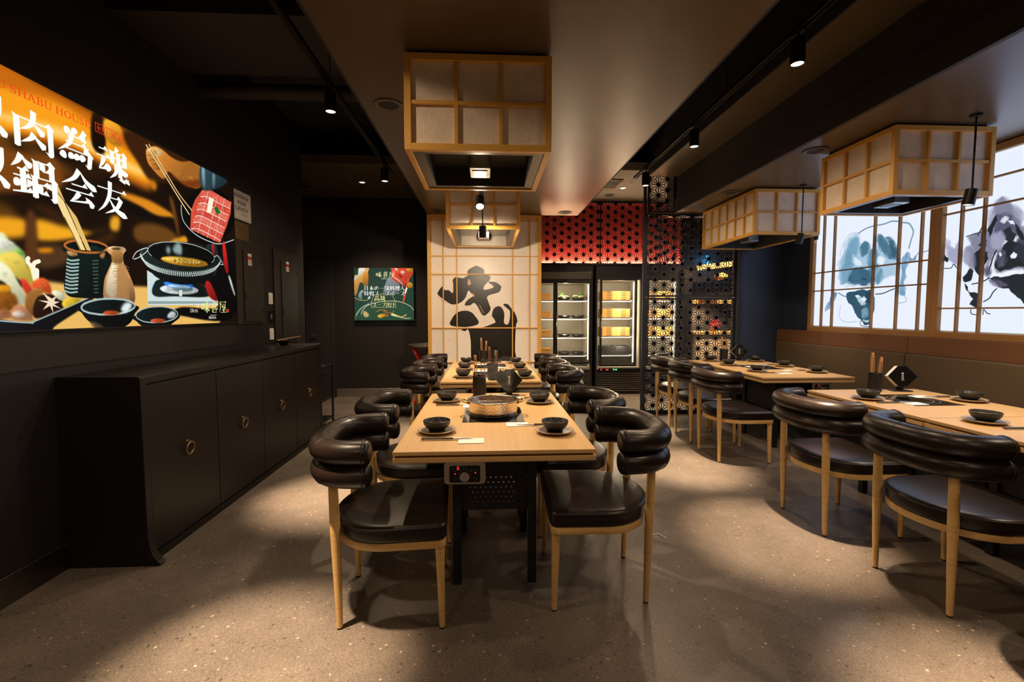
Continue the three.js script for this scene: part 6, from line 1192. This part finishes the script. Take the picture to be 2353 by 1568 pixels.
setting('the far bench table, nearest bench seat', 3.44, -4.62, -1); setting('the far bench table, middle bench seat', 3.45, -5.16, -1); setting('the far bench table, last bench seat', 3.44, -5.72, -1);
setting('the near bench table, chair side by the tongs', 2.755, -3.17, 1); setting('the near bench table, bench side', 3.41, -3.06, -1);
setting('the picture-edge table, chair side', 2.835, -2.45, 1);

// ---------------------------------------------------------------- hot pot
{
  const x = 0.035, z = -2.815, y = 0.7527, t = thing('hot_pot', 'hammered steel hot pot with brass handles on the front table', 'pot', [x, y, z]);
  const g = lathe([[0, 0.003], [0.128, 0.003], [0.133, 0.0], [0.138, 0.004], [0.143, 0.016], [0.148, 0.03], [0.151, 0.085], [0.160, 0.091], [0.161, 0.094], [0.149, 0.096], [0.1475, 0.088], [0.145, 0.03], [0.13, 0.01], [0, 0.01]], 72);
  { const u = g.attributes.uv, p = g.attributes.position; for (let i = 0; i < u.count; i++) u.setXY(i, u.getX(i) * 0.95, p.getY(i)); }
  mesh('body', g, std({ color: lin(0.78, 0.70, 0.58), roughness: 0.16, metalness: 1, bumpMap: hammerBump, bumpScale: 0.0012 }), t);
  mesh('base_ring', lathe([[0.125, 0.0], [0.142, 0.0], [0.146, 0.006], [0.146, 0.016], [0.143, 0.02], [0.13, 0.018]], 60), M.glassTop, t);
  mesh('divider', box(0.29, 0.07, 0.004, 0, 0.05, 0.012, 0.001).rotateY(0.04), M.chrome, t);
  mesh('broth', (() => { const s = new THREE.Shape(); s.absarc(0, 0, 0.1465, 0.09, Math.PI - 0.09, false); return new THREE.ShapeGeometry(s, 40).rotateX(-Math.PI / 2).translate(0, 0.062, 0); })(), phys({ color: lin(0.16, 0.07, 0.03), roughness: 0.12, clearcoat: 1, clearcoatRoughness: 0.05 }), t, 'brown broth in the far half');
  mesh('broth', (() => { const s = new THREE.Shape(); s.absarc(0, 0, 0.1465, Math.PI + 0.07, Math.PI * 2 - 0.07, false); return new THREE.ShapeGeometry(s, 40).rotateX(-Math.PI / 2).translate(0, 0.062, 0); })(), phys({ color: lin(0.03, 0.022, 0.016), roughness: 0.12, clearcoat: 1, clearcoatRoughness: 0.05 }), t, 'dark broth in the near half');
  for (const s of [-1, 1]) { mesh('handle', tube([[s * 0.154, 0.082, -0.035], [s * 0.178, 0.086, -0.03], [s * 0.188, 0.094, 0], [s * 0.178, 0.086, 0.03], [s * 0.154, 0.082, 0.035]], 0.006, 24, 10), M.brass, t); mesh('rivet', [-0.035, 0.035].map((q) => new THREE.SphereGeometry(0.01, 12, 8).translate(s * 0.153, 0.081, q)), M.brass, t); }
}
{ // thin steam: soft nested puffs
  const gs = []; for (let i = 0; i < 34; i++) { const h = i / 33; gs.push(new THREE.SphereGeometry(1, 18, 12).scale(rr(0.018, 0.05) + 0.02 * h, rr(0.03, 0.07), rr(0.018, 0.045)).translate(0.08 + 0.035 * Math.sin(h * 7) + rr(-0.05, 0.05), 0.925 + 0.12 * h, -2.93 + rr(-0.05, 0.05))); }
  const m = tag(mesh('steam', gs, std({ color: 0xffffff, transparent: true, opacity: 0.008, roughness: 1 })), 'faint steam drifting up from the hammered hot pot', 'steam'); m.userData.kind = 'stuff';
}
// ---------------------------------------------------------------- utensil jars with tongs, table signs
function utensils(where, x, z, steel, short = true) {
  const y = 0.7505, j = thing('utensil_holder', 'black cylindrical holder for tongs on ' + where, 'holder', [x, y, z]);
  mesh('body', lathe([[0, 0.004], [0.048, 0], [0.05, 0.004], [0.05, 0.15], [0.0515, 0.153], [0.046, 0.153], [0.046, 0.01], [0, 0.01]], 36), M.blackMetal, j);
  const w = (label, dx, dz, ax, az, h) => { const t = thing('wooden_tongs', label, 'tongs', [x + dx, y + 0.012, z + dz]); t.rotation.set(ax, 0, az); for (const s of [-1, 1]) mesh('arm', plate([[-0.006, 0], [0.006, 0], [0.0095, h * 0.5], [0.008, h * 0.85], [0.004, h], [-0.004, h], [-0.0085, h * 0.8], [-0.009, h * 0.5]], 0.006, 0.0015).rotateY(Math.PI / 2).translate(s * 0.007 - 0.003, 0, 0), M.tong, t); mesh('joint', box(0.02, 0.03, 0.014, 0, h - 0.022, 0, 0.003), M.tong, t); };
  w((short ? 'taller pair of wooden tongs in the holder on ' : 'pair of wooden tongs in the holder on ') + where, -0.018, 0, 0.02, 0.045, 0.30); if (short) w('shorter pair of wooden tongs in the holder on ' + where, 0.018, 0.008, 0.04, -0.06, 0.265);
  if (steel) { const t = thing('steel_tongs', 'looped steel tongs in the holder on ' + where, 'tongs', [x + 0.026, y + 0.012, z - 0.012]); mesh('loop', tube([[-0.012, 0, 0], [-0.012, 0.16, 0], [-0.011, 0.25, 0], [0, 0.268, 0], [0.011, 0.25, 0], [0.012, 0.16, 0], [0.012, 0, 0]], 0.0028, 40, 8), M.chrome, t); }
}
utensils('the front table', -0.06, -3.46, true, false); utensils('the long central table, near end', 0.05, -4.30, false); utensils('the long central table, far end', -0.045, -5.80, false);
utensils('the near bench table', 3.09, -3.50, false); utensils('the far bench table', 3.08, -5.84, false);
const hexPts = [[-0.1, 0.0], [-0.03, 0.082], [0.03, 0.082], [0.1, 0.0], [0.03, -0.08], [-0.03, -0.08]];
function tableSign(where, x, z, turn, lean = -0.12) {
  const y = 0.7505, t = thing('table_sign', 'black hexagonal sign with white characters on ' + where, 'table sign', [x, y, z], turn);
  mesh('foot', plate([[-0.075, 0.03], [-0.06, 0.045], [0.06, 0.045], [0.075, 0.03], [0.075, -0.03], [0.06, -0.045], [-0.06, -0.045], [-0.075, -0.03]], 0.006, 0.001).rotateX(-Math.PI / 2), M.blackMetal, t);
  mesh('bracket', [box(0.05, 0.06, 0.006, 0, 0.034, -0.012).rotateX(0), box(0.05, 0.006, 0.05, 0, 0.009, 0)], M.blackMetal, t);
  const tilt = (g) => g.rotateX(lean).translate(0, 0.118, 0.0);
  mesh('block', tilt(plate(hexPts, 0.05, 0.001).translate(0, 0, -0.03)), M.napkin, t, 'pale edged block'); mesh('face', tilt(plate(hexPts, 0.003, 0.0008).translate(0, 0, 0.0205)), M.glassTop, t, 'black face'); mesh('logo', tilt(printPlane(0.1, 0.1).translate(0.0, 0, 0.0242)), std({ map: logoTex, roughness: 0.3 }), t);
}
tableSign('the front table, behind the hot pot', 0.165, -3.46, -0.04, -0.12); tableSign('the near bench table', 3.31, -3.50, -0.30); tableSign('the far bench table', 3.30, -5.86, -0.42);
tableSign('the long central table, far end', 0.1, -5.81, 0.0);
tag(mesh('straw_wrapper', [bar([1.09, 0.003, -2.68], [1.06, 0.003, -2.74], 0.0022), bar([1.06, 0.003, -2.74], [1.005, 0.003, -2.73], 0.0022)], M.napkin), 'bent white paper strip lying on the concrete floor', 'paper strip');

scene.traverse((o) => { if (o.isMesh) { o.castShadow = true; o.receiveShadow = true; } });
renderer.render(scene, camera);
